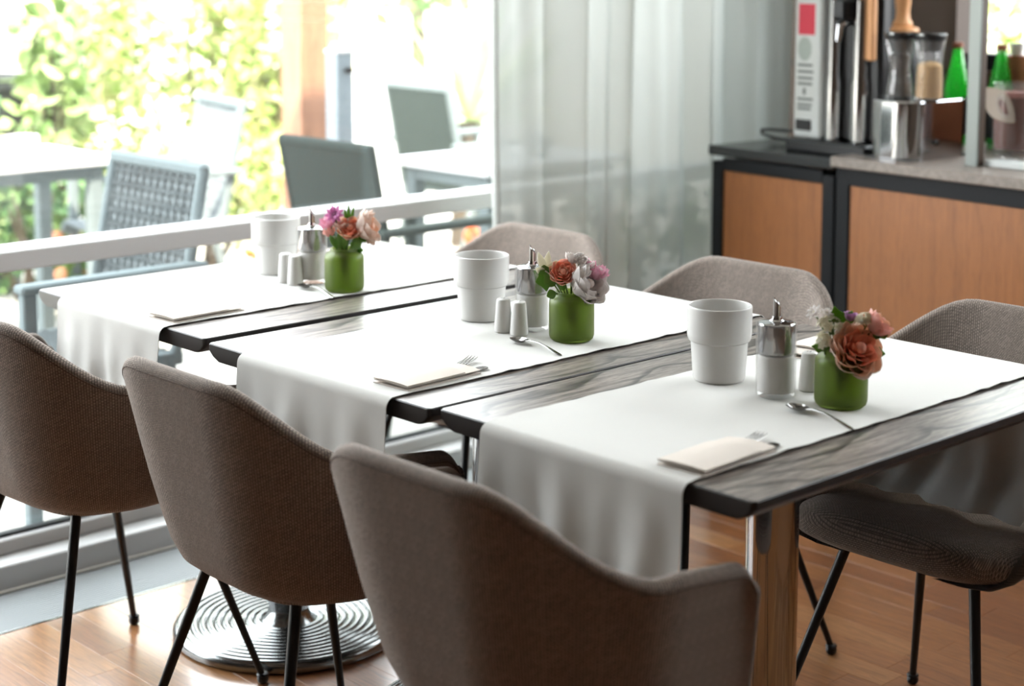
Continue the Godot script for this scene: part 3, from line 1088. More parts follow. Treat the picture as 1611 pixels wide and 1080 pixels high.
func make_bouquets(c1: Vector3, c2: Vector3, c3: Vector3) -> void:
	rng.seed = 77
	var y := V(0, 0.87, 0)
	# --- nearest vase
	var o := V(c1.x, 0.838, c1.z)
	var f := V(c1.x, 0.772, c1.z)
	var G := "flowers in the nearest vase"
	var peach := [[7, 1.06, 1.42, 0.66, M.blush_petal, 1.0], [7, 0.97, 1.55, 0.6, M.peach_petal, 1.2], [6, 0.82, 1.62, 0.56, M.peach_petal, 1.2], [6, 0.66, 1.72, 0.5, M.coral_petal, 1.0], [5, 0.50, 1.85, 0.44, M.coral_petal, 0.8], [4, 0.34, 2.0, 0.4, M.coral_petal, 0.5]]
	rose("peony", "large open peach peony with a coral heart, hanging over the front of the nearest vase", bp(o, 0.022, 0.013, 0.030), RT * 0.42 + V(0, 0.55, 0) + NR * 0.85, 0.0365, peach, M.coral_petal, f, G)
	rose("rosebud", "salmon pink rosebud at the right of the nearest vase", bp(o, 0.057, 0.046, 0.004), RT * 0.8 + V(0, 0.75, 0) + NR * 0.1, 0.020, [[5, 1.0, 1.75, 0.66, M.pink_petal, 1.0], [5, 0.86, 2.0, 0.6, M.pink_petal, 1.0], [4, 0.66, 2.2, 0.5, M.peach_petal, 0.8]], M.coral_petal, f + RT * 0.01, G)
	floret_spray("white_blossom", "cream blossom cluster at the upper left of the nearest vase", bp(o, -0.020, 0.040, 0.006), V(0.020, 0.017, 0.020), 34, 0.0075, M.cream_petal, f, 3, G)
	floret_spray("white_blossom", "cream blossom cluster low at the left, beside the large peach peony", bp(o, -0.028, 0.016, 0.012), V(0.014, 0.018, 0.014), 26, 0.0072, M.cream_petal, f, 4, G)
	floret_spray("white_blossom", "white blossom cluster between the peach peony and the salmon rosebud", bp(o, 0.034, 0.048, 0.004), V(0.023, 0.012, 0.012), 28, 0.0072, M.cream_petal, f, 5, G)
	daisy("white star shaped flower at the far left tip of the nearest bouquet", bp(o, -0.043, 0.060, 0.0), RT * -0.6 + V(0, 0.7, 0) + NR * 0.4, 0.0135, 7, M.white_petal, M.cream_petal, f, G)
	daisy("small white flower beside the star shaped one, against the grey chair", bp(o, -0.024, 0.059, 0.0), V(0, 0.8, 0) + NR * 0.5, 0.011, 7, M.white_petal, M.cream_petal, f, G)
	rose("lilac_bud", "tiny lilac bud behind the top of the peach peony", bp(o, 0.014, 0.056, -0.004), V(0, 1, 0) + RT * 0.2, 0.0095, [[5, 1.0, 1.9, 0.6, M.lilac_petal, 0.8], [4, 0.75, 2.1, 0.5, M.lilac_petal, 0.6]], M.lilac_petal, f, G)
	leaf_sprig("pair of green lobed leaves standing up behind the peach peony", f, [[bp(o, -0.008, 0.038, -0.004), V(0, 1, 0) - RT * 0.15, 0.032, 0.0115, 2], [bp(o, -0.002, 0.036, -0.004), V(0, 0.8, 0) + RT * 0.55, 0.032, 0.011, 2], [bp(o, -0.014, 0.034, 0.0), V(0, 0.6, 0) - RT * 0.2, 0.026, 0.009, 0]], G)
	leaf_sprig("green leaves under the salmon rosebud at the right of the nearest vase", f, [[bp(o, 0.044, 0.024, 0.004), V(0, 0.25, 0) + RT, 0.03, 0.009, 2], [bp(o, 0.046, 0.022, 0.0), V(0, 0.8, 0) + RT * 0.6, 0.026, 0.008, 0], [bp(o, 0.040, 0.0, 0.008), V(0, -0.1, 0) + RT, 0.024, 0.010, 2]], G)
	leaf_sprig("dark green leaves low at the left of the nearest vase", f, [[bp(o, -0.022, 0.006, 0.006), V(0, 0.1, 0) - RT, 0.026, 0.009, 2], [bp(o, -0.006, 0.0, 0.012), V(0, 0.5, 0) - RT * 0.8, 0.026, 0.009, 0]], G)
	# --- middle vase, 1 px = 1.165 mm
	o = V(c2.x, 0.838, c2.z)
	f = V(c2.x, 0.772, c2.z)
	G = "flowers in the middle vase"
	rose("ranunculus", "coral orange cupped ranunculus in the middle vase", bp(o, -0.016, 0.043, 0.016), V(0, 0.62, 0) + NR * 0.8 - RT * 0.05, 0.0215, [[6, 1.0, 1.55, 0.6, M.peach_petal, 0.8], [6, 0.92, 1.75, 0.56, M.pink_petal, 0.8], [6, 0.76, 1.8, 0.5, M.coral_petal, 0.8], [5, 0.56, 1.9, 0.42, M.coral_petal, 0.6], [4, 0.36, 2.1, 0.4, M.peach_petal, 0.5]], M.coral_petal, f, G)
	rose("peony", "big white peony leaning over the right side of the middle vase", bp(o, 0.032, 0.022, 0.016), RT * 0.75 + V(0, 0.35, 0) + NR * 0.6, 0.033, [[7, 1.0, 1.8, 0.62, M.white_petal, 1.2], [7, 0.92, 2.05, 0.58, M.white_petal, 1.3], [7, 0.8, 2.2, 0.5, M.white_petal, 1.3], [6, 0.62, 2.3, 0.44, M.white_petal, 1.0]], M.blush_petal, f + RT * 0.01, G)
	rose("pink_carnation", "pale pink fringed flower behind the big white peony", bp(o, 0.044, 0.046, -0.006), RT * 0.5 + V(0, 1.0, 0), 0.021, [[7, 1.0, 1.6, 0.5, M.pink_fringe, 1.6, 0.09], [7, 0.85, 1.9, 0.45, M.pink_fringe, 1.6, 0.09]], M.pink_fringe, f, G)
	floret_spray("white_blossom", "white blossom at the top of the middle bouquet", bp(o, 0.014, 0.058, 0.0), V(0.015, 0.015, 0.014), 26, 0.008, M.white_petal, f, 6, G)
	rose("white_bud", "white half open bud above the coral ranunculus", bp(o, 0.002, 0.066, -0.002), V(0, 1, 0) + RT * 0.35, 0.012, [[5, 1.0, 1.9, 0.55, M.white_petal, 1.2], [4, 0.8, 2.1, 0.5, M.white_petal, 1.0]], M.cream_petal, f, G)
	var lily := thing("lily", "pale greenish white lily with narrow petals at the left of the middle bouquet", "flower", bp(o, -0.046, 0.036, 0.0), 0.0, G)
	for q in [[-0.35, 1.0, 0.1, 0.044], [0.12, 1.0, -0.2, 0.040], [0.6, 0.8, 0.0, 0.032], [-0.75, 0.5, 0.3, 0.026], [0.4, 0.3, 0.8, 0.024]]:
		var d: Vector3 = (RT * q[0] + V(0, q[1], 0) + NR * q[2]).normalized()
		var lg := leaf_geo(q[3], 0.0078, 0.007)
		var z: Vector3 = (NR - d * d.dot(NR)).normalized()
		obj("petal", lg.finish(70.0), M.cream_petal, lily, Transform3D(Basis(d.cross(z), d, z), Vector3.ZERO))
	stem_to(lily, lily.position, f, 0.0015, M.stem_green)
	leaf_sprig("broad dark green leaves at the left of the middle vase", f, [[bp(o, -0.050, 0.052, 0.004), V(0, -1, 0) + RT * 0.1, 0.046, 0.017, 2], [bp(o, -0.030, 0.016, 0.010), V(0, 0.5, 0) - RT * 0.5, 0.03, 0.012, 2], [bp(o, -0.028, 0.004, 0.012), V(0, -0.3, 0) - RT * 0.7, 0.018, 0.010, 0]], G)
	leaf_sprig("dark green leaves under the coral ranunculus in the middle vase", f, [[bp(o, -0.014, 0.008, 0.014), V(0, 0.8, 0) - RT * 0.35, 0.026, 0.009, 0], [bp(o, 0.008, 0.008, 0.012), V(0, 0.9, 0) + RT * 0.4, 0.028, 0.010, 0]], G)
	# --- farthest vase, 1 px = 1.34 mm
	o = V(c3.x, 0.838, c3.z)
	f = V(c3.x, 0.772, c3.z)
	G = "flowers in the farthest vase"
	rose("ranunculus", "peach ranunculus in the middle of the farthest bouquet", bp(o, 0.014, 0.050, 0.014), V(0, 0.7, 0) + NR * 0.7 + RT * 0.1, 0.0235, [[6, 1.0, 1.6, 0.6, M.peach_petal, 0.8], [6, 0.9, 1.8, 0.56, M.peach_petal, 0.8], [5, 0.7, 1.9, 0.5, M.coral_petal, 0.8], [5, 0.5, 2.0, 0.42, M.coral_petal, 0.6]], M.coral_petal, f, G)
	rose("rose", "large pale pink rose leaning to the right in the farthest vase", bp(o, 0.057, 0.050, 0.0), RT * 1.0 + V(0, 0.30, 0) + NR * 0.15, 0.032, [[6, 1.0, 1.5, 0.66, M.blush_petal, 1.2], [6, 0.9, 1.8, 0.6, M.blush_petal, 1.2], [5, 0.74, 2.0, 0.54, M.blush_petal, 1.0], [4, 0.5, 2.1, 0.44, M.peach_petal, 0.8]], M.peach_petal, f + RT * 0.008, G)
	daisy("magenta daisy at the top left of the farthest bouquet", bp(o, -0.018, 0.074, 0.006), V(0, 0.5, 0) + NR * 0.7 - RT * 0.1, 0.021, 9, M.purple_petal, M.purple_petal, f, G)
	rose("rose", "pale pink loose flower at the left edge of the farthest bouquet", bp(o, -0.036, 0.064, 0.0), RT * -0.5 + V(0, 0.8, 0) + NR * 0.3, 0.018, [[5, 1.0, 1.5, 0.6, M.pink_fringe, 1.3], [5, 0.8, 1.8, 0.5, M.pink_fringe, 1.2]], M.pink_fringe, f, G)
	rose("rose", "small blush flower just below the magenta daisy", bp(o, -0.006, 0.062, 0.008), V(0, 0.8, 0) + NR * 0.4, 0.016, [[5, 1.0, 1.5, 0.6, M.blush_petal, 1.3], [5, 0.8, 1.8, 0.5, M.blush_petal, 1.2]], M.blush_petal, f, G)
	rose("rosebud", "dusky pink closed bud at the lower left of the farthest bouquet", bp(o, -0.030, 0.040, 0.004), V(0, 1, 0) - RT * 0.3, 0.0115, [[4, 1.0, 2.0, 0.6, M.pink_petal, 0.8], [4, 0.8, 2.2, 0.5, M.pink_petal, 0.8]], M.pink_petal, f, G)
	leaf_sprig("thin upright grey green blades at the top of the farthest bouquet", f, [[bp(o, 0.010, 0.056, -0.004), V(0, 1, 0), 0.040, 0.004, 0], [bp(o, 0.014, 0.056, -0.006), V(0, 1, 0) + RT * 0.2, 0.034, 0.004, 0], [bp(o, 0.006, 0.056, -0.002), V(0, 1, 0) - RT * 0.15, 0.03, 0.004, 0]], G)
	leaf_sprig("green leaves under the pale pink rose at the right of the farthest vase", f, [[bp(o, 0.018, 0.022, 0.006), V(0, 0.3, 0) + RT, 0.042, 0.014, 2], [bp(o, 0.014, 0.006, 0.012), V(0, 0.4, 0) + RT * 0.7, 0.03, 0.013, 2], [bp(o, 0.02, 0.0, 0.006), V(0, 0.0, 0) + RT * 0.7, 0.02, 0.009, 0]], G)
	leaf_sprig("dark green narrow leaves at the left of the farthest vase", f, [[bp(o, -0.012, 0.004, 0.01), V(0, 0.9, 0) - RT * 0.5, 0.034, 0.007, 0], [bp(o, -0.004, 0.004, 0.012), V(0, 1, 0) - RT * 0.2, 0.036, 0.007, 0], [bp(o, 0.002, 0.004, 0.012), V(0, 1, 0) + RT * 0.1, 0.03, 0.006, 0]], G)

# ------------------------------------------------------------------ buffet counter
const CY := -0.0738 # the counter is turned a little

func cw(x: float, y: float, z: float) -> Vector3: # counter place (x away, z along the front) to world
	return V(2.084, 0, -1.846) + Basis(Vector3.UP, CY) * V(x, y, z)

func make_counter() -> void:
	var A := thing("sideboard", "low cabinet with black frame and beech door beside the curtain", "cabinet", cw(0, 0, 0), CY)
	obj("carcass", bx(V(0.55, 0.80, 0.455), 0.002, V(0.295, 0.455, 0.2275)), M.black_laminate, A)
	obj("plinth", bx(V(0.5, 0.06, 0.455), 0.0, V(0.29, 0.03, 0.2275)), M.black_plastic, A)
	for z in [0.021, 0.432]:
		obj("stile", bx(V(0.02, 0.80, 0.042), 0.002, V(0.012, 0.455, z)), M.black_laminate, A)
	obj("top_rail", bx(V(0.02, 0.036, 0.37), 0.002, V(0.012, 0.848, 0.2265)), M.black_laminate, A)
	obj("bottom_rail", bx(V(0.02, 0.036, 0.37), 0.002, V(0.012, 0.078, 0.2265)), M.black_laminate, A)
	obj("door", bx(V(0.014, 0.732, 0.366), 0.001, V(0.014, 0.463, 0.2265)), M.beech_veneer, A)
	tag(obj("worktop", bx(V(0.6, 0.028, 0.464), 0.003, V(0.29, 0.8695 + 0.0165, 0.226)), M.dark_worktop, self, Transform3D(Basis(Vector3.UP, CY), cw(0, 0, 0))), "glossy near black worktop on the cabinet beside the curtain", "worktop")
	var B := thing("sideboard", "long low cabinet with black frame and wide figured beech panels", "cabinet", cw(0, 0, 0.462), CY)
	obj("carcass", bx(V(0.55, 0.80, 2.6), 0.002, V(0.295, 0.455, 1.3)), M.black_laminate, B)
	obj("plinth", bx(V(0.5, 0.06, 2.6), 0.0, V(0.29, 0.03, 1.3)), M.black_plastic, B)
	for z in [0.022, 0.87, 1.73, 2.58]:
		obj("stile", bx(V(0.02, 0.80, 0.044), 0.002, V(0.010, 0.455, z)), M.black_laminate, B)
	obj("top_rail", bx(V(0.02, 0.047, 2.6), 0.002, V(0.0105, 0.858, 1.3)), M.black_laminate, B)
	obj("bottom_rail", bx(V(0.02, 0.036, 2.6), 0.002, V(0.0105, 0.078, 1.3)), M.black_laminate, B)
	for z in [[0.044, 0.848], [0.892, 1.708], [1.752, 2.558]]:
		obj("door", bx(V(0.014, 0.738, z[1] - z[0] - 0.004), 0.001, V(0.012, 0.466, 0.5 * (z[0] + z[1]))), M.beech_veneer, B)
	tag(obj("worktop", bx(V(0.615, 0.028, 2.6), 0.003, V(0.2825, 0.897, 1.298)), M.stone_worktop, self, Transform3D(Basis(Vector3.UP, CY), cw(0, 0, 0.462))), "speckled beige stone worktop on the long cabinet", "worktop")

	# coffee machine on the dark worktop
	var c := thing("coffee_machine", "tall chrome coffee machine with a pale instruction panel and red square", "coffee machine", cw(0.06, 0.9, 0.222), CY)
	obj("base_tray", bx(V(0.125, 0.035, 0.285), 0.006, V(0.0625, 0.0175, 0.1425)), M.black_plastic, c)
	obj("back_body", bx(V(0.045, 0.52, 0.275), 0.01, V(0.085, 0.295, 0.1425)), M.black_plastic, c)
	var pn := obj("side_panel", bx(V(0.08, 0.52, 0.10), 0.006, V(0.065, 0.297, 0.056)), M.white_enamel, c)
	var im := Image.create(48, 208, false, Image.FORMAT_RGB8)
	im.fill(srgb(214, 218, 214))
	var dk := srgb(92, 96, 94)
	for q in [[1, 34, 5, 3], [9, 30, 6, 3], [16, 36, 5, 3], [23, 34, 4, 3], [30, 33, 5, 3]]: im.fill_rect(Rect2i(6, q[0], q[1], q[3]), dk)
	im.fill_rect(Rect2i(6, 66, 36, 38), srgb(196, 32, 58))
	for yy in range(106, 136):
		for xx in range(4, 38):
			if Vector2(xx - 20, yy - 121).length() < 15.0: im.set_pixel(xx, yy, srgb(168, 178, 170))
	for q in [[140, 32], [148, 34], [156, 33], [163, 32], [182, 34], [189, 32], [194, 30]]: im.fill_rect(Rect2i(6, q[0], q[1], 3), dk)
	im.fill_rect(Rect2i(18, 170, 6, 8), dk)
	var lm := mat("printed_label", Color.WHITE, 0.5)
	lm.albedo_texture = tex(im)
	var lb := Geo.new()
	lb.quad(V(-0.001, 0.09, 0.012), V(-0.001, 0.09, 0.092), V(-0.001, 0.555, 0.092), V(-0.001, 0.555, 0.012), P(0, 1), P(1, 1), P(1, 0), P(0, 0))
	obj("printed_label", lb.finish(), lm, pn, Transform3D(Basis(), V(0.0255, 0, 0)))
	obj("switch", bx(V(0.006, 0.03, 0.055), 0.002, V(0.024, 0.073, 0.046)), M.black_plastic, pn)
	for q in [[0.132, 0.022, 0.05], [0.218, 0.027, 0.06]]:
		var g := Geo.new()
		g.lathe([P(0, 0.036), P(q[1], 0.036), P(q[1] + 0.002, 0.04), P(q[1] + 0.002, 0.20), P(q[1] - 0.002, 0.21), P(q[1] - 0.002, 0.42), P(q[1] + 0.004, 0.43), P(q[1] + 0.004, 0.555), P(0, 0.555)], 24, V(q[2], 0, q[0]))
		obj("chrome_cylinder", g.finish(30.0), M.chrome, c)
	var sp := Geo.new()
	sp.tube([V(0.09, 0.36, 0.178), V(0.03, 0.36, 0.178), V(0.012, 0.35, 0.178), V(0.008, 0.31, 0.178)], [0.011, 0.011, 0.010, 0.008], 12)
	obj("spout", sp.finish(), M.chrome, c)
	obj("spout_head", bx(V(0.06, 0.06, 0.05), 0.01, V(0.035, 0.395, 0.178)), M.black_plastic, c)
	obj("copper_strip", bx(V(0.02, 0.30, 0.024), 0.004, V(0.045, 0.41, 0.262)), M.mill_wood, c)
	var cd := Geo.new()
	var cpts := []
	for q in [[0.155, 0.93, 0.26], [0.20, 0.907, 0.19], [0.18, 0.915, 0.07], [0.13, 0.93, 0.072], [0.10, 0.945, 0.10], [0.09, 0.95, 0.14], [0.10, 0.951, 0.226]]: cpts.append(cw(q[0], q[1], q[2]))
	cd.tube(cpts, [0.0045], 8)
	tag(obj("power_cord", cd.finish(), M.black_plastic), "black power cord curling out of the left of the coffee machine", "cord")

	# chrome jar stand with two jars
	var js := thing("jar_stand", "polished chrome stand with a rounded end holding two glass jars", "stand", cw(0.03, 0.911, 0.525), CY)
	var g := Geo.new()
	g.loft([rrect(0.0, 0.26, 0.0, 0.155, 0.06, 0.0, 14), rrect(0.0, 0.26, 0.0, 0.155, 0.06, 0.150, 14), rrect(0.003, 0.257, 0.003, 0.152, 0.057, 0.154, 14), rrect(0.01, 0.25, 0.01, 0.145, 0.05, 0.155, 14)])
	obj("housing", g.finish(30.0), M.chrome, js)
	obj("foot_strip", bx(V(0.255, 0.006, 0.15), 0.001, V(0.13, 0.0025, 0.0775)), M.black_plastic, js)
	var kn := Geo.new()
	kn.lathe([P(0, 0), P(0.006, 0), P(0.007, 0.004), P(0.004, 0.009), P(0, 0.01)], 16, V(0.10, 0.045, 0.155), Basis(Vector3.RIGHT, PI / 2))
	obj("knob", kn.finish(), M.black_plastic, js)
	for k in 2:
		var j := thing("cereal_jar", ["hourglass glass jar of dark coffee beans with black lid, left of the pair", "glass jar of pale tan flakes with black lid, right of the pair"][k], "jar", cw([0.115, 0.125][k], 1.067, [0.572, 0.660][k]), CY, "lidded jars on the chrome stand")
		var jg := Geo.new()
		if k == 0: jg.lathe([P(0, 0.0), P(0.034, 0.0), P(0.036, 0.003), P(0.0355, 0.02), P(0.030, 0.05), P(0.027, 0.075), P(0.028, 0.1), P(0.034, 0.135), P(0.038, 0.155), P(0.0365, 0.155), P(0.0325, 0.135), P(0.0265, 0.1), P(0.0255, 0.075), P(0.0285, 0.05), P(0.034, 0.02), P(0.033, 0.004), P(0, 0.003)], 36)
		else: jg.lathe([P(0, 0.0), P(0.034, 0.0), P(0.037, 0.003), P(0.035, 0.05), P(0.0335, 0.1), P(0.037, 0.14), P(0.038, 0.155), P(0.0365, 0.155), P(0.0355, 0.14), P(0.032, 0.1), P(0.0335, 0.05), P(0.0352, 0.004), P(0, 0.003)], 36)
		obj("glass", jg.finish(40.0), M.clear_glass, j)
		var fl := Geo.new()
		if k == 0: fl.lathe([P(0, 0.0045), P(0.032, 0.005), P(0.033, 0.02), P(0.0277, 0.05), P(0.0247, 0.075), P(0.0257, 0.1), P(0.0275, 0.112), P(0.018, 0.118), P(0, 0.12)], 28)
		else: fl.lathe([P(0, 0.0045), P(0.034, 0.005), P(0.0325, 0.05), P(0.0315, 0.088), P(0.022, 0.096), P(0, 0.1)], 28)
		obj("filling", fl.finish(40.0), [M.dark_beans, M.tan_flakes][k], j)
		var ld := Geo.new()
		ld.lathe([P(0, 0.125), P(0.026, 0.125), P(0.0335, 0.15), P(0.0395, 0.156), P(0.041, 0.166), P(0.0395, 0.1685), P(0, 0.169)], 36)
		var lid := obj("lid", ld.finish(30.0), M.black_plastic, j)
		var rg := Geo.new()
		rg.lathe([P(0.0395, 0.1665), P(0.0418, 0.1675), P(0.0418, 0.1715), P(0.0395, 0.1725), P(0, 0.1725)], 36)
		obj("steel_band", rg.finish(30.0), M.brushed_steel, lid)

	# dark grinder and wooden mill behind the jars
	var gr := thing("coffee_grinder", "black box shaped grinder standing behind the two jars", "grinder", cw(0.42, 0.911, 0.215), CY)
	obj("body", bx(V(0.16, 0.30, 0.15), 0.012, V(0.08, 0.15, 0.075)), M.black_plastic, gr)
	obj("hopper", bx(V(0.10, 0.16, 0.016), 0.004, V(0.08, 0.36, 0.002)), M.black_laminate, gr)
	obj("top_plate", bx(V(0.15, 0.006, 0.14), 0.001, V(0.08, 0.303, 0.075)), M.black_laminate, gr)
	var mg := Geo.new()
	mg.lathe([P(0, 0), P(0.045, 0.0), P(0.048, 0.006), P(0.045, 0.014), P(0.026, 0.018), P(0.029, 0.024), P(0.026, 0.032), P(0.021, 0.038), P(0.019, 0.06), P(0.022, 0.085), P(0.023, 0.1), P(0.018, 0.104), P(0, 0.105)], 32)
	var ml := thing("wooden_mill", "turned light wood mill on top of the black grinder", "mill", cw(0.495, 1.2175, 0.275))
	obj("body", mg.finish(40.0), M.mill_wood, ml)
	# bottles
	for k in 2:
		var b := thing("green_bottle", ["green glass bottle between the jar stand and the steel post", "green glass bottle half hidden behind the red granola jar"][k], "bottle", cw([0.47, 0.47][k], 0.911, [0.49, 0.635][k]), 0.0, "green glass bottles")
		var bg := Geo.new()
		bg.lathe([P(0, 0.004), P(0.02, 0.0), P(0.031, 0.002), P(0.034, 0.01), P(0.034, 0.15), P(0.033, 0.165), P(0.028, 0.19), P(0.020, 0.225), P(0.0145, 0.255), P(0.0125, 0.272), P(0.0138, 0.274), P(0.0138, 0.279), P(0.0115, 0.279), P(0.0105, 0.25), P(0.017, 0.22), P(0.026, 0.188), P(0.031, 0.16), P(0.0315, 0.012), P(0, 0.008)], 32)
		obj("glass", bg.finish(40.0), M.green_bottle_glass, b)
		var cp := Geo.new()
		cp.lathe([P(0, 0.272), P(0.0142, 0.272), P(0.0146, 0.284), P(0.0135, 0.287), P(0, 0.287)], 20)
		obj("cap", cp.finish(30.0), M.brown_box, b)
		var lq := Geo.new()
		lq.lathe([P(0.0343, 0.03), P(0.0346, 0.031), P(0.0346, 0.135), P(0.0343, 0.136)], 32)
		obj("label_band", lq.finish(30.0), M.black_plastic, b)

	# glazed food display with steel post
	var d := thing("display_case", "steel post and white sill of a glazed food display on the stone worktop", "display case", cw(0.10, 0.911, 0.826), CY)
	obj("post", bx(V(0.006, 0.85, 0.036), 0.001, V(-0.012, 0.425, 0.0)), M.dull_steel, d)
	obj("back_post", bx(V(0.026, 0.85, 0.034), 0.002, V(0.004, 0.425, 0.0)), M.brown_panel, d)
	obj("sill", bx(V(0.05, 0.018, 1.5), 0.003, V(0.035, 0.009, 0.77)), M.white_enamel, d)
	obj("shelf", bx(V(0.05, 0.06, 1.6), 0.003, V(0.515, 0.30, 0.84)), M.black_plastic, d)
	var gj := thing("granola_jar", "tall glass jar of red brown granola with a pale scoop on top", "jar", cw(0.24, 0.911, 0.845))
	var gg := Geo.new()
	gg.lathe([P(0, 0.022), P(0.045, 0.02), P(0.05, 0.0), P(0.054, 0.002), P(0.054, 0.03), P(0.056, 0.06), P(0.056, 0.20), P(0.058, 0.205), P(0.0545, 0.205), P(0.0535, 0.06), P(0.05, 0.035), P(0, 0.032)], 40)
	obj("glass", gg.finish(35.0), M.clear_glass, gj)
	var gf := Geo.new()
	gf.lathe([P(0, 0.034), P(0.049, 0.037), P(0.0525, 0.062), P(0.0528, 0.17), P(0.04, 0.182), P(0, 0.186)], 32)
	obj("filling", gf.finish(35.0), M.red_granola, gj)
	var sc := Geo.new()
	var sl := leaf_geo(0.12, 0.04, 0.02)
	sc.add(sl, Transform3D(Basis(V(0, 0.75, 0.66).normalized(), V(0.1, -0.2, 1.0).normalized(), V(-1, 0, 0.1).normalized()).orthonormalized(), V(-0.05, 0.19, -0.06)))
	obj("scoop", sc.finish(70.0), M.beige_lid, gj)
	var bb := thing("crate", "brown wooden crate with pale cups under the black display shelf", "crate", cw(0.51, 0.911, 0.61), CY)
	obj("body", bx(V(0.06, 0.255, 0.5), 0.004, V(0.03, 0.1275, 0.25)), M.brown_box, bb)
	for k in 3:
		var cu := thing("cup", ["first pale cup from the steel post on the brown crate", "second pale cup from the steel post on the brown crate", "third pale cup from the steel post on the brown crate"][k], "cup", cw(0.535, 1.166, [0.64, 0.70, 0.76][k]), 0.0, "pale cups on the crate")
		var cg := Geo.new()
		cg.lathe([P(0, 0.0), P(0.014, 0.0), P(0.016, 0.002), P(0.021, 0.034), P(0.0195, 0.034), P(0.015, 0.004), P(0, 0.003)], 24)
		obj("body", cg.finish(35.0), M.outdoor_white, cu)

# ------------------------------------------------------------------ outdoors
func woven_panel(w: float, h: float, rows: int, cols: int) -> ArrayMesh:
	# in the xy plane, x -w/2..w/2, y 0..h
	var g := Geo.new()
	for i in rows:
		var y := (i + 0.5) / rows * h
		var a := []
		var b := []
		var n := cols * 2
		for k in n + 1:
			var x := (float(k) / n - 0.5) * w
			var z := 0.005 * (1.0 if (k + i) % 2 == 0 else -1.0)
			a.append(V(x, y - 0.44 * h / rows, z))
			b.append(V(x, y + 0.44 * h / rows, z))
		g.grid([a, b])
		g.grid([a, b], [], false, true)
	for k in cols + 1:
		var x := (float(k) / cols - 0.5) * w
		g.box(V(clampf(x, -w * 0.5 + 0.003, w * 0.5 - 0.003), h * 0.5, 0), V(0.006, h, 0.002), 0.0)
	return g.finish(50.0)

func garden_chair(label: String, at: Vector3, turn: float, fm: Material, wm: Material, wid := 0.46) -> void:
	# faces local +x
	var t := thing("garden_chair", label, "chair", at, turn, "woven grey garden chairs")
	var hw := wid * 0.5
	var seat := obj("seat_weave", woven_panel(wid, 0.46, 22, 14), wm, t, Transform3D(Basis(V(0, 0, 1), V(1, 0.03, 0).normalized(), V(0, 1, 0)), V(-0.22, 0.425, 0)))
	seat.set_meta("kind", "stuff")
	var lean := V(-0.20, 1.0, 0).normalized()
	var bk := obj("back_weave", woven_panel(wid, 0.45, 24, 12), wm, t, Transform3D(Basis(V(0, 0, -1), lean, V(0, 0, -1).cross(lean)), V(-0.23, 0.44, 0)))
	bk.set_meta("kind", "stuff")
	obj("backing", bx(V(0.003, 0.44, wid), 0.0), M.grey_frame_dark, t, Transform3D(Basis(lean.cross(V(0, 0, 1)), lean, V(0, 0, 1)), V(-0.242, 0.44, 0) + lean * 0.225))
	for s in [-1.0, 1.0]:
		var g := Geo.new()
		g.tube([V(-0.21, 0.40, s * (hw + 0.012)), V(-0.23, 0.44, s * (hw + 0.012)), V(-0.23, 0.44, s * (hw + 0.012)) + lean * 0.455], [0.016], 10)
		obj("back_post", g.finish(), fm, t)
		obj("seat_rail", bx(V(0.48, 0.035, 0.028), 0.004, V(0.0, 0.41, s * (hw + 0.012))), fm, t)
		var a := Geo.new()
		a.box(V(-0.045, 0.645, s * (hw + 0.03)), V(0.52, 0.022, 0.05), 0.006)
		obj("armrest", a.finish(30.0), fm, t)
		obj("leg", bx(V(0.036, 0.635, 0.030), 0.004, V(0.19, 0.3175, s * (hw + 0.03))), fm, t)
		var r := Geo.new()
		r.tube([V(-0.20, 0.41, s * (hw + 0.014)), V(-0.30, 0.0, s * (hw + 0.03))], [0.016], 10)
		obj("leg", r.finish(), fm, t)
	obj("top_rail", bx(V(0.03, 0.032, wid + 0.05), 0.008, V(-0.23, 0.44, 0) + lean * 0.455), fm, t)

func leaf_cloud(t: Node3D, n: int, size: Vector3, at: Vector3, leaf: float, c0: Color, c1: Color, sd: int, called := "foliage") -> void:
	var r := RandomNumberGenerator.new(); r.seed = sd
	var g := Geo.new()
	var up := []
	for i in 5:
		var v := i / 4.0
		var wd := 0.30 * sin(PI * clampf(v * 0.94 + 0.03, 0, 1))
		up.append([V(-wd, v, 0.10 * v * v), V(0, v, -0.05 + 0.12 * v * v), V(wd, v, 0.10 * v * v)])
	g.grid(up)
	g.grid(up, [], false, true)
	var mm := MultiMesh.new()
	mm.transform_format = MultiMesh.TRANSFORM_3D
	mm.use_colors = true
	mm.mesh = g.finish(70.0)
	mm.instance_count = n
	var cl := []
	for i in maxi(6, n / 60): cl.append(V(r.randf_range(-1, 1), r.randf_range(-1, 1), r.randf_range(-1, 1)).limit_length(1.0))
	for i in n:
		var c: Vector3 = cl[i % cl.size()]
		var p := (c * 0.85 + V(r.randfn(), r.randfn(), r.randfn()) * 0.16) * size + at
		var d := V(r.randf_range(-1, 1), r.randf_range(-0.5, 1), r.randf_range(-1, 1)).normalized()
		var b := axis_basis(d, r.randf() * TAU).scaled_local(Vector3.ONE * leaf * r.randf_range(0.6, 1.3))
		mm.set_instance_transform(i, Transform3D(b, p))
		mm.set_instance_color(i, c0.lerp(c1, r.randf()).srgb_to_linear())
	var o := MultiMeshInstance3D.new()
	o.name = called
	o.multimesh = mm
	o.material_override = M.foliage
	o.set_meta("kind", "stuff")
	t.add_child(o, true)

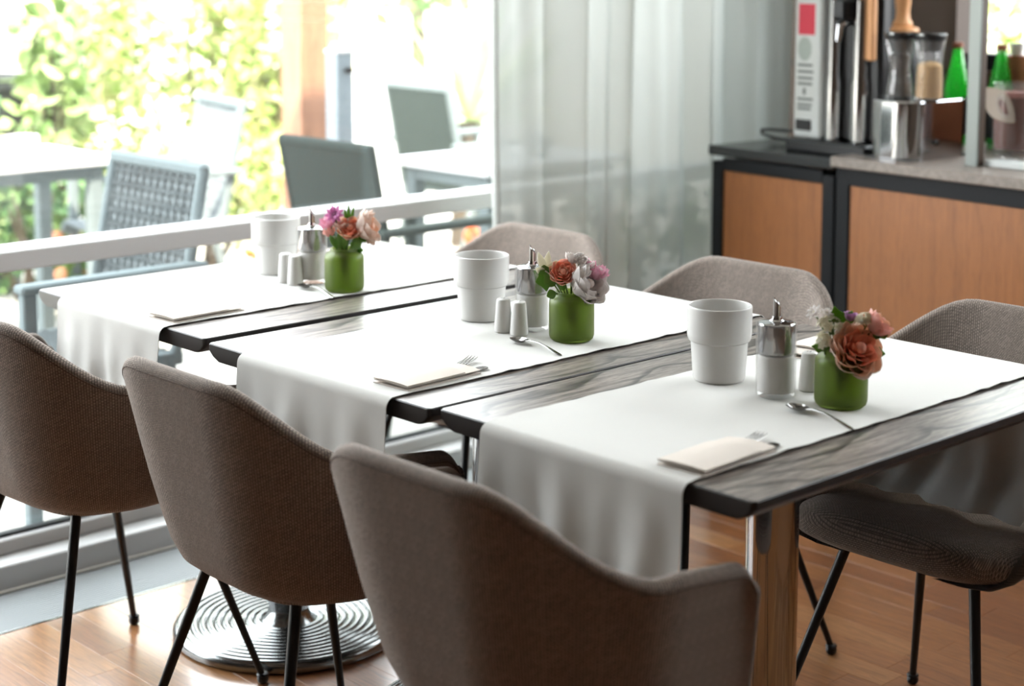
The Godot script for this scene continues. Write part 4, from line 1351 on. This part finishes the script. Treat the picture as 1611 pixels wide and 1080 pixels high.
func shrub(label: String, at: Vector3, size: Vector3, n: int, leaf: float, c0: Color, c1: Color, sd: int, group := "") -> void:
	var t := thing("shrub", label, "shrub", at, 0.0, group)
	leaf_cloud(t, n, size * V(0.5, 0.5, 0.5), V(0, size.y * 0.52, 0), leaf, c0, c1, sd)
	var r := RandomNumberGenerator.new(); r.seed = sd + 100
	for k in 4:
		var g := Geo.new()
		var e := V(r.randf_range(-0.3, 0.3) * size.x, size.y * r.randf_range(0.55, 0.8), r.randf_range(-0.3, 0.3) * size.z)
		g.tube([V(r.randf_range(-0.05, 0.05), 0, r.randf_range(-0.05, 0.05)), e * 0.5 + V(0.03, 0, 0.02), e], [0.018, 0.012, 0.006], 7)
		obj("branch", g.finish(), M.bark, t)

func make_garden() -> void:
	var gs := bx(V(80, 0.1, 80), 0.0, V(10, -0.052, -42.4))
	struct("terrace_ground", gs, M.terrace_stone, "pale stone terrace outside the window")
	garden_chair("woven grey garden chair right behind the window rail at the left", V(0.425, 0.0, -2.635), PI, M.grey_frame, M.grey_weave, 0.42)
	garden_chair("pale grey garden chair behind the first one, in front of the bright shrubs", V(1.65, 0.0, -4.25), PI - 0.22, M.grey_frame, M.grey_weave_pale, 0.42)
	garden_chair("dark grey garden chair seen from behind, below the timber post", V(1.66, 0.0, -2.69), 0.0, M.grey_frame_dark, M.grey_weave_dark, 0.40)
	garden_chair("grey green garden chair standing beside the curtain, before the palm", V(3.31, 0.0, -4.22), -0.1, M.grey_frame, M.grey_weave_green, 0.44)
	# white table on the left with its things
	for k in 2:
		var tb := thing("garden_table", ["white topped garden table at the left behind the glass", "white topped garden table between the two garden chairs at the right"][k], "table", [V(0.98, 0.0, -4.2), V(2.42, 0.0, -3.05)][k], 0.0, "white garden tables")
		var s := 0.40 if k == 0 else 0.34
		obj("tabletop", bx(V(s * 2, 0.028, 0.50), 0.006, V(0, 0.726, 0)), M.outdoor_white, tb)
		obj("apron", bx(V(s * 2 - 0.08, 0.05, 0.42), 0.003, V(0, 0.69, 0)), M.grey_frame, tb)
		for sx in [-1, 1]:
			for sz in [-1, 1]:
				obj("leg", bx(V(0.05, 0.70, 0.05), 0.004, V(sx * (s - 0.06), 0.35, sz * 0.19)), M.grey_frame, tb)
		for j in 2:
			var cu := thing("outdoor_cup", [["squat white bowl on the left garden table", "white cup at the right on the left garden table"], ["white cup at the left on the right garden table", "white cup at the right on the right garden table"]][k][j], "cup", tb.position + V([[-0.02, 0.14], [-0.10, 0.07]][k][j], 0.741, [[0.10, 0.06], [0.0, 0.06]][k][j]), 0.0, "cups on the garden tables")
			var cg := Geo.new()
			var w: float = [[0.075, 0.055], [0.04, 0.04]][k][j]
			cg.lathe([P(0, 0), P(w * 0.8, 0), P(w * 0.95, 0.01), P(w, 0.03), P(w, 0.075), P(w * 0.94, 0.075), P(w * 0.9, 0.02), P(0, 0.015)], 28)
			obj("body", cg.finish(40.0), M.outdoor_white, cu)
	var cyl := Geo.new()
	cyl.lathe([P(0, 0), P(0.024, 0), P(0.024, 0.09), P(0.022, 0.092), P(0.018, 0.11), P(0.012, 0.118), P(0, 0.12)], 24)
	var ds := thing("steel_shaker", "small steel topped dispenser on the left garden table", "dispenser", V(1.02, 0.741, -4.3))
	obj("body", cyl.finish(30.0), M.brushed_steel, ds)
	# timber and zinc posts
	var pm := thing("timber_post", "square reddish timber post outside, half in shadow", "post", V(1.86, 0.0, -3.5), 0.0)
	obj("shaft", bx(V(0.118, 3.0, 0.118), 0.004, V(0, 1.5, 0)), M.larch_post, pm)
	var zp := thing("bollard_lamp", "grey metal post with a small dark slot beside the timber post", "post", V(1.865, 0.0, -3.31))
	obj("shaft", bx(V(0.068, 1.11, 0.068), 0.003, V(0, 0.555, 0)), M.zinc_post, zp)
	obj("cap", bx(V(0.074, 0.012, 0.074), 0.003, V(0, 1.116, 0)), M.aluminium, zp)
	var sl := Geo.new()
	sl.lathe([P(0, 0), P(0.02, 0), P(0.02, 0.004), P(0, 0.004)], 20, V(0.012, 1.052, 0.036), Basis(V(1, 0, 0), PI / 2), 1.0, 0.5)
	obj("slot", sl.finish(30.0), M.black_plastic, zp)
	# parasol stand with lamp at the far left
	var lp := thing("garden_lamp", "white garden lamp with a grey dome top at the far left", "lamp", V(1.95, 0.0, -5.85))
	var lg := Geo.new()
	lg.lathe([P(0, 0.62), P(0.05, 0.62), P(0.052, 0.64), P(0.06, 1.16), P(0, 1.16)], 28)
	obj("glass", lg.finish(30.0), M.outdoor_white, lp)
	var lc := Geo.new()
	lc.lathe([P(0, 1.16), P(0.20, 1.165), P(0.205, 1.18), P(0.17, 1.23), P(0.10, 1.275), P(0.05, 1.29), P(0.05, 1.305), P(0.02, 1.32), P(0, 1.32)], 36)
	obj("dome", lc.finish(30.0), M.lamp_grey, lp)
	var lr := Geo.new()
	lr.lathe([P(0.052, 1.285), P(0.062, 1.29), P(0.062, 1.302), P(0.052, 1.306)], 28)
	obj("collar", lr.finish(30.0), M.dark_pot, lp)
	var ls := Geo.new()
	ls.tube([V(0, 0, 0), V(0, 0.62, 0)], [0.025], 12)
	obj("pole", ls.finish(), M.dark_pot, lp)
	var dp := thing("planter", "tall dark planter at the left edge behind the white table", "planter", V(1.62, 0.0, -5.55))
	var pg := Geo.new()
	pg.lathe([P(0, 0), P(0.16, 0), P(0.17, 0.01), P(0.22, 0.86), P(0.235, 0.88), P(0.235, 0.93), P(0.205, 0.93), P(0.19, 0.85), P(0, 0.85)], 36)
	obj("pot", pg.finish(35.0), M.dark_pot, dp)
	var op := thing("flower_pot", "pot of orange and pink blossoms on the left garden table", "potted flower", V(0.86, 0.741, -4.22))
	var og := Geo.new()
	og.lathe([P(0, 0), P(0.035, 0), P(0.045, 0.08), P(0.04, 0.08), P(0.032, 0.01), P(0, 0.008)], 24)
	obj("pot", og.finish(35.0), M.lamp_grey, op)
	for k in 2:
		var bl := Geo.new()
		var rr := RandomNumberGenerator.new(); rr.seed = 40 + k
		for i in 16:
			var q := V(rr.randf_range(-0.06, 0.06) + 0.03 * k, 0.11 + 0.06 * (1 - k) + rr.randf_range(-0.03, 0.03), rr.randf_range(-0.06, 0.06))
			bl.lathe([P(0, -0.012), P(0.014, -0.004), P(0.017, 0.004), P(0.008, 0.01), P(0, 0.007)], 8, q, axis_basis(V(rr.randfn(), 1, rr.randfn())))
		var bo := obj("blossoms", bl.finish(50.0), [M.orange_flower, M.pink_flower][k], op)
		bo.set_meta("kind", "stuff")
	leaf_cloud(op, 60, V(0.07, 0.05, 0.07), V(0, 0.10, 0), 0.05, srgb(90, 140, 60), srgb(140, 180, 80), 66, "leaves")
	# shrubs and trees
	var y0 := srgb(168, 180, 108); var y1 := srgb(236, 228, 186)
	var q0 := srgb(134, 166, 80); var q1 := srgb(190, 204, 134)
	var sh := [
		["broad yellow green shrub behind the white garden table", V(2.2, 0.0, -6.5), V(1.7, 1.7, 1.2), 2600, 0.075, y0, y1, "yellow green garden shrubs"],
		["tall yellow green shrub behind the pale garden chair", V(3.05, 0.0, -6.2), V(1.5, 2.0, 1.2), 2600, 0.08, q0, y1, "yellow green garden shrubs"],
		["loose pale shrub left of the timber post", V(3.35, 0.0, -5.9), V(0.9, 1.6, 0.8), 1700, 0.075, y0, y1, "yellow green garden shrubs"],
		["leafy dark green shrub at the far left beside the planter", V(1.75, 0.0, -5.2), V(0.5, 1.5, 0.5), 500, 0.10, srgb(124, 152, 92), srgb(190, 204, 150), ""],
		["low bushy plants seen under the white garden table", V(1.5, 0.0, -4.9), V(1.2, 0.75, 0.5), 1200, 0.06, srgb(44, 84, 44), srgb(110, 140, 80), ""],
		["small bright shrub at the foot of the pale garden chair", V(2.35, 0.0, -4.9), V(0.7, 0.7, 0.5), 800, 0.06, q0, y1, ""],
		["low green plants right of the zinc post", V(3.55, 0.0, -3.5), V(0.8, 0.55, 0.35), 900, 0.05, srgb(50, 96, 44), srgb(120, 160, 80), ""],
	]
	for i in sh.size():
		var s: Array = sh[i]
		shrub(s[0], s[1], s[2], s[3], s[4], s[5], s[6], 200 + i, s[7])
	shrub("loose green shrub outside the end wall window", V(5.2, 0.0, -2.55), V(0.6, 2.6, 0.62), 700, 0.09, q0, y1, 260)
	var tr := thing("tree", "green tree crown at the top beside the curtain", "tree", V(6.6, 0.0, -8.6))
	leaf_cloud(tr, 1800, V(1.0, 0.9, 1.0), V(0, 1.75, 0), 0.13, srgb(84, 130, 60), srgb(150, 190, 110), 300, "crown")
	var tg := Geo.new()
	tg.tube([V(0, 0, 0), V(0.03, 0.6, 0), V(0, 1.3, 0.03)], [0.09, 0.07, 0.05], 12)
	obj("trunk", tg.finish(), M.bark, tr)
	# palm
	var pa := thing("fan_palm", "pale spiky fan palm behind the grey green garden chair", "palm", V(3.95, 0.0, -5.0))
	var pt := Geo.new()
	pt.tube([V(0, 0, 0), V(0.01, 0.3, 0), V(0, 0.62, 0)], [0.10, 0.09, 0.07], 14)
	obj("trunk", pt.finish(), M.bark, pa)
	var rp := RandomNumberGenerator.new(); rp.seed = 9
	var pmats := []
	for c in [srgb(190, 206, 150), srgb(150, 180, 110), srgb(210, 220, 180)]:
		var m := mat("palm_%d" % pmats.size(), c, 0.5)
		m.backlight_enabled = true
		m.backlight = Color(0.5, 0.55, 0.35)
		pmats.append(m)
	var fl := leaf_geo(0.75, 0.022, 0.06).finish(70.0)
	for i in 60:
		var az := rp.randf() * TAU
		var el := rp.randf_range(-0.1, 1.45)
		var d := V(cos(az) * cos(el), sin(el), sin(az) * cos(el))
		var z := (V(0, 1, 0.1) - d * d.dot(V(0, 1, 0.1))).normalized()
		obj("blade", fl, pmats[i % 3], pa, Transform3D(Basis(d.cross(z), d, z) * Basis.from_scale(Vector3.ONE * rp.randf_range(0.75, 1.1)), V(0, 0.62, 0)))
	# low bed of flowers below the rail
	for k in 3:
		var t := thing("flower_bed_plant", ["peach coloured blossoms low behind the first garden chair", "orange blossoms low beside the small green pot", "orange and pink blossoms low by the curtain"][k], "flower", [V(1.62, 0.0, -4.55), V(1.95, 0.0, -3.75), V(2.9, 0.0, -3.62)][k])
		var bl := Geo.new()
		var rr := RandomNumberGenerator.new(); rr.seed = 90 + k
		for i in 26:
			var q := V(rr.randf_range(-0.2, 0.2), rr.randf_range(0.15, 0.38), rr.randf_range(-0.12, 0.12))
			bl.lathe([P(0, -0.02), P(0.022, -0.006), P(0.027, 0.006), P(0.012, 0.015), P(0, 0.01)], 8, q, axis_basis(V(rr.randfn(), 1, rr.randfn())))
		var sm := Geo.new()
		for i in 9: sm.tube([V(rr.randf_range(-0.05, 0.05), 0, rr.randf_range(-0.04, 0.04)), V(rr.randf_range(-0.16, 0.16), 0.28, rr.randf_range(-0.1, 0.1))], [0.004], 5)
		obj("stems", sm.finish(), M.stem_green, t)
		var bo := obj("blossoms", bl.finish(50.0), [M.terracotta, M.orange_flower, M.orange_flower][k], t)
		bo.set_meta("kind", "stuff")
		leaf_cloud(t, 160, V(0.22, 0.16, 0.14), V(0, 0.2, 0), 0.06, srgb(60, 104, 50), srgb(130, 160, 80), 500 + k, "leaves")
	var gp := thing("green_pot", "small bright green pot behind the window rail", "pot", V(2.25, 0.0, -3.75))
	var gg := Geo.new()
	gg.lathe([P(0, 0), P(0.06, 0), P(0.075, 0.3), P(0.08, 0.31), P(0.07, 0.31), P(0.06, 0.02), P(0, 0.02)], 24)
	obj("body", gg.finish(35.0), M.green_pot, gp)

# ------------------------------------------------------------------
func _ready() -> void:
	make_camera_and_light()
	make_materials()
	make_room()
	make_curtain()
	make_table("nearest dark oak table at the right end of the row", 0.0, 0.0, P(0.44, -0.315))
	make_table("middle dark oak table of the row of three", -0.012, -0.620, P(0.42, -0.945))
	make_table("farthest dark oak table, beside the window", 0.0, -1.262, P(0.405, -1.585), 0.624)
	make_runner("white runner on the nearest table, with the peach peony vase", 0.0, 0.90, -0.500, -0.106, 0.505, 0.492, 1)
	make_runner("white runner on the middle table", -0.012, 0.888, -1.114, -0.705, 0.505, 0.492, 2)
	make_runner("white runner on the farthest table by the window", 0.0, 0.90, -1.772, -1.388, 0.505, 0.492, 3)
	var ch := make_chair()
	ch.position = V(-0.045, 0, -0.317)
	ch.set_meta("label", "taupe armchair seen from behind in front, at the nearest table")
	dup(ch, "armchair", "taupe armchair seen from behind at the middle table", V(0.004, 0, -0.955))
	dup(ch, "armchair", "taupe armchair seen from behind at the window table, cut by the left edge", V(-0.045, 0, -1.596), 0.07)
	dup(ch, "armchair", "taupe armchair at the far right, facing us across the nearest table", V(0.915, 0, -0.294), PI)
	dup(ch, "armchair", "taupe armchair facing us in front of the beech cabinet door", V(0.915, 0, -0.932), PI)
	dup(ch, "armchair", "taupe armchair facing us in front of the curtain", V(0.915, 0, -1.575), PI)
	# table ware
	var ty := 0.7541
	var mg := make_mug()
	mg.position = V(0.443, ty, -0.432)
	mg.set_meta("label", "white stepped mug on the nearest table")
	dup(mg, "mug", "white stepped mug on the middle table", V(0.472, ty, -1.040))
	dup(mg, "mug", "white stepped mug on the table by the window", V(0.462, ty, -1.693))
	var di := make_dispenser()
	di.position = V(0.4235, ty, -0.301)
	di.set_meta("label", "sugar dispenser with chrome spout on the nearest table")
	dup(di, "sugar_dispenser", "sugar dispenser with chrome spout on the middle table", V(0.477, ty, -0.906))
	dup(di, "sugar_dispenser", "sugar dispenser with chrome spout on the window table", V(0.452, ty, -1.548))
	var sk := make_shaker()
	sk.position = V(0.493, ty, -0.289)
	sk.set_meta("label", "white shaker between the dispenser and the vase on the nearest table")
	dup(sk, "shaker", "left shaker of the pair in front of the middle dispenser", V(0.425, ty, -0.928))
	dup(sk, "shaker", "right shaker of the pair in front of the middle dispenser", V(0.428, ty, -0.889))
	dup(sk, "shaker", "left shaker of the pair in front of the dispenser by the window", V(0.412, ty, -1.588))
	dup(sk, "shaker", "right shaker of the pair in front of the dispenser by the window", V(0.412, ty, -1.554))
	var va := make_vase()
	var c1 := V(0.4545, ty, -0.200)
	var c2 := V(0.470, ty, -0.797)
	var c3 := V(0.448, ty, -1.433)
	va.position = c1
	va.set_meta("label", "frosted green glass vase on the nearest table")
	dup(va, "flower_vase", "frosted green glass vase on the middle table", c2)
	dup(va, "flower_vase", "frosted green glass vase on the window table", c3)
	make_bouquets(c1, c2, c3)
	var sp := make_spoon()
	sp.position = V(0.372, ty, -0.199)
	sp.rotation.y = -0.20
	sp.set_meta("label", "teaspoon lying before the vase on the nearest table")
	dup(sp, "teaspoon", "teaspoon lying before the vase on the middle table", V(0.378, ty, -0.815), -0.12)
	dup(sp, "teaspoon", "teaspoon lying before the vase on the window table", V(0.395, ty, -1.478), -0.14)
	var nk := make_pocket()
	nk.position = V(0.103, ty, -0.148)
	nk.rotation.y = 0.07
	nk.set_meta("label", "folded cream napkin pocket at the near corner of the nearest table")
	dup(nk, "napkin", "folded cream napkin pocket at the near end of the middle table", V(0.099, ty, -0.757), 0.05)
	dup(nk, "napkin", "folded cream napkin pocket at the near end of the window table", V(0.099, ty, -1.441), 0.05)
	dup(nk, "napkin", "folded napkin pocket at the far end of the nearest table behind the dispenser", V(0.735, ty, -0.455), PI + 0.05)
	var fk := make_fork()
	fk.position = V(0.184, ty, -0.165)
	fk.rotation.y = 0.07
	fk.set_meta("label", "fork in the napkin pocket on the nearest table")
	dup(fk, "fork", "fork in the napkin pocket on the middle table", V(0.196, ty, -0.782), 0.35)
	dup(fk, "fork", "fork in the napkin pocket on the window table", V(0.190, ty, -1.462), 0.35)
	dup(fk, "fork", "fork in the far napkin pocket behind the dispenser on the nearest table", V(0.652, ty, -0.470), PI + 0.05)
	var kn := make_knife()
	kn.position = V(0.176, ty, -0.128)
	kn.rotation.y = 0.07
	kn.set_meta("label", "knife tip sticking out of the napkin pocket on the nearest table")
	dup(kn, "table_knife", "knife tip sticking out of the napkin pocket on the middle table", V(0.178, ty, -0.738), 0.05)
	make_counter()
	make_garden()
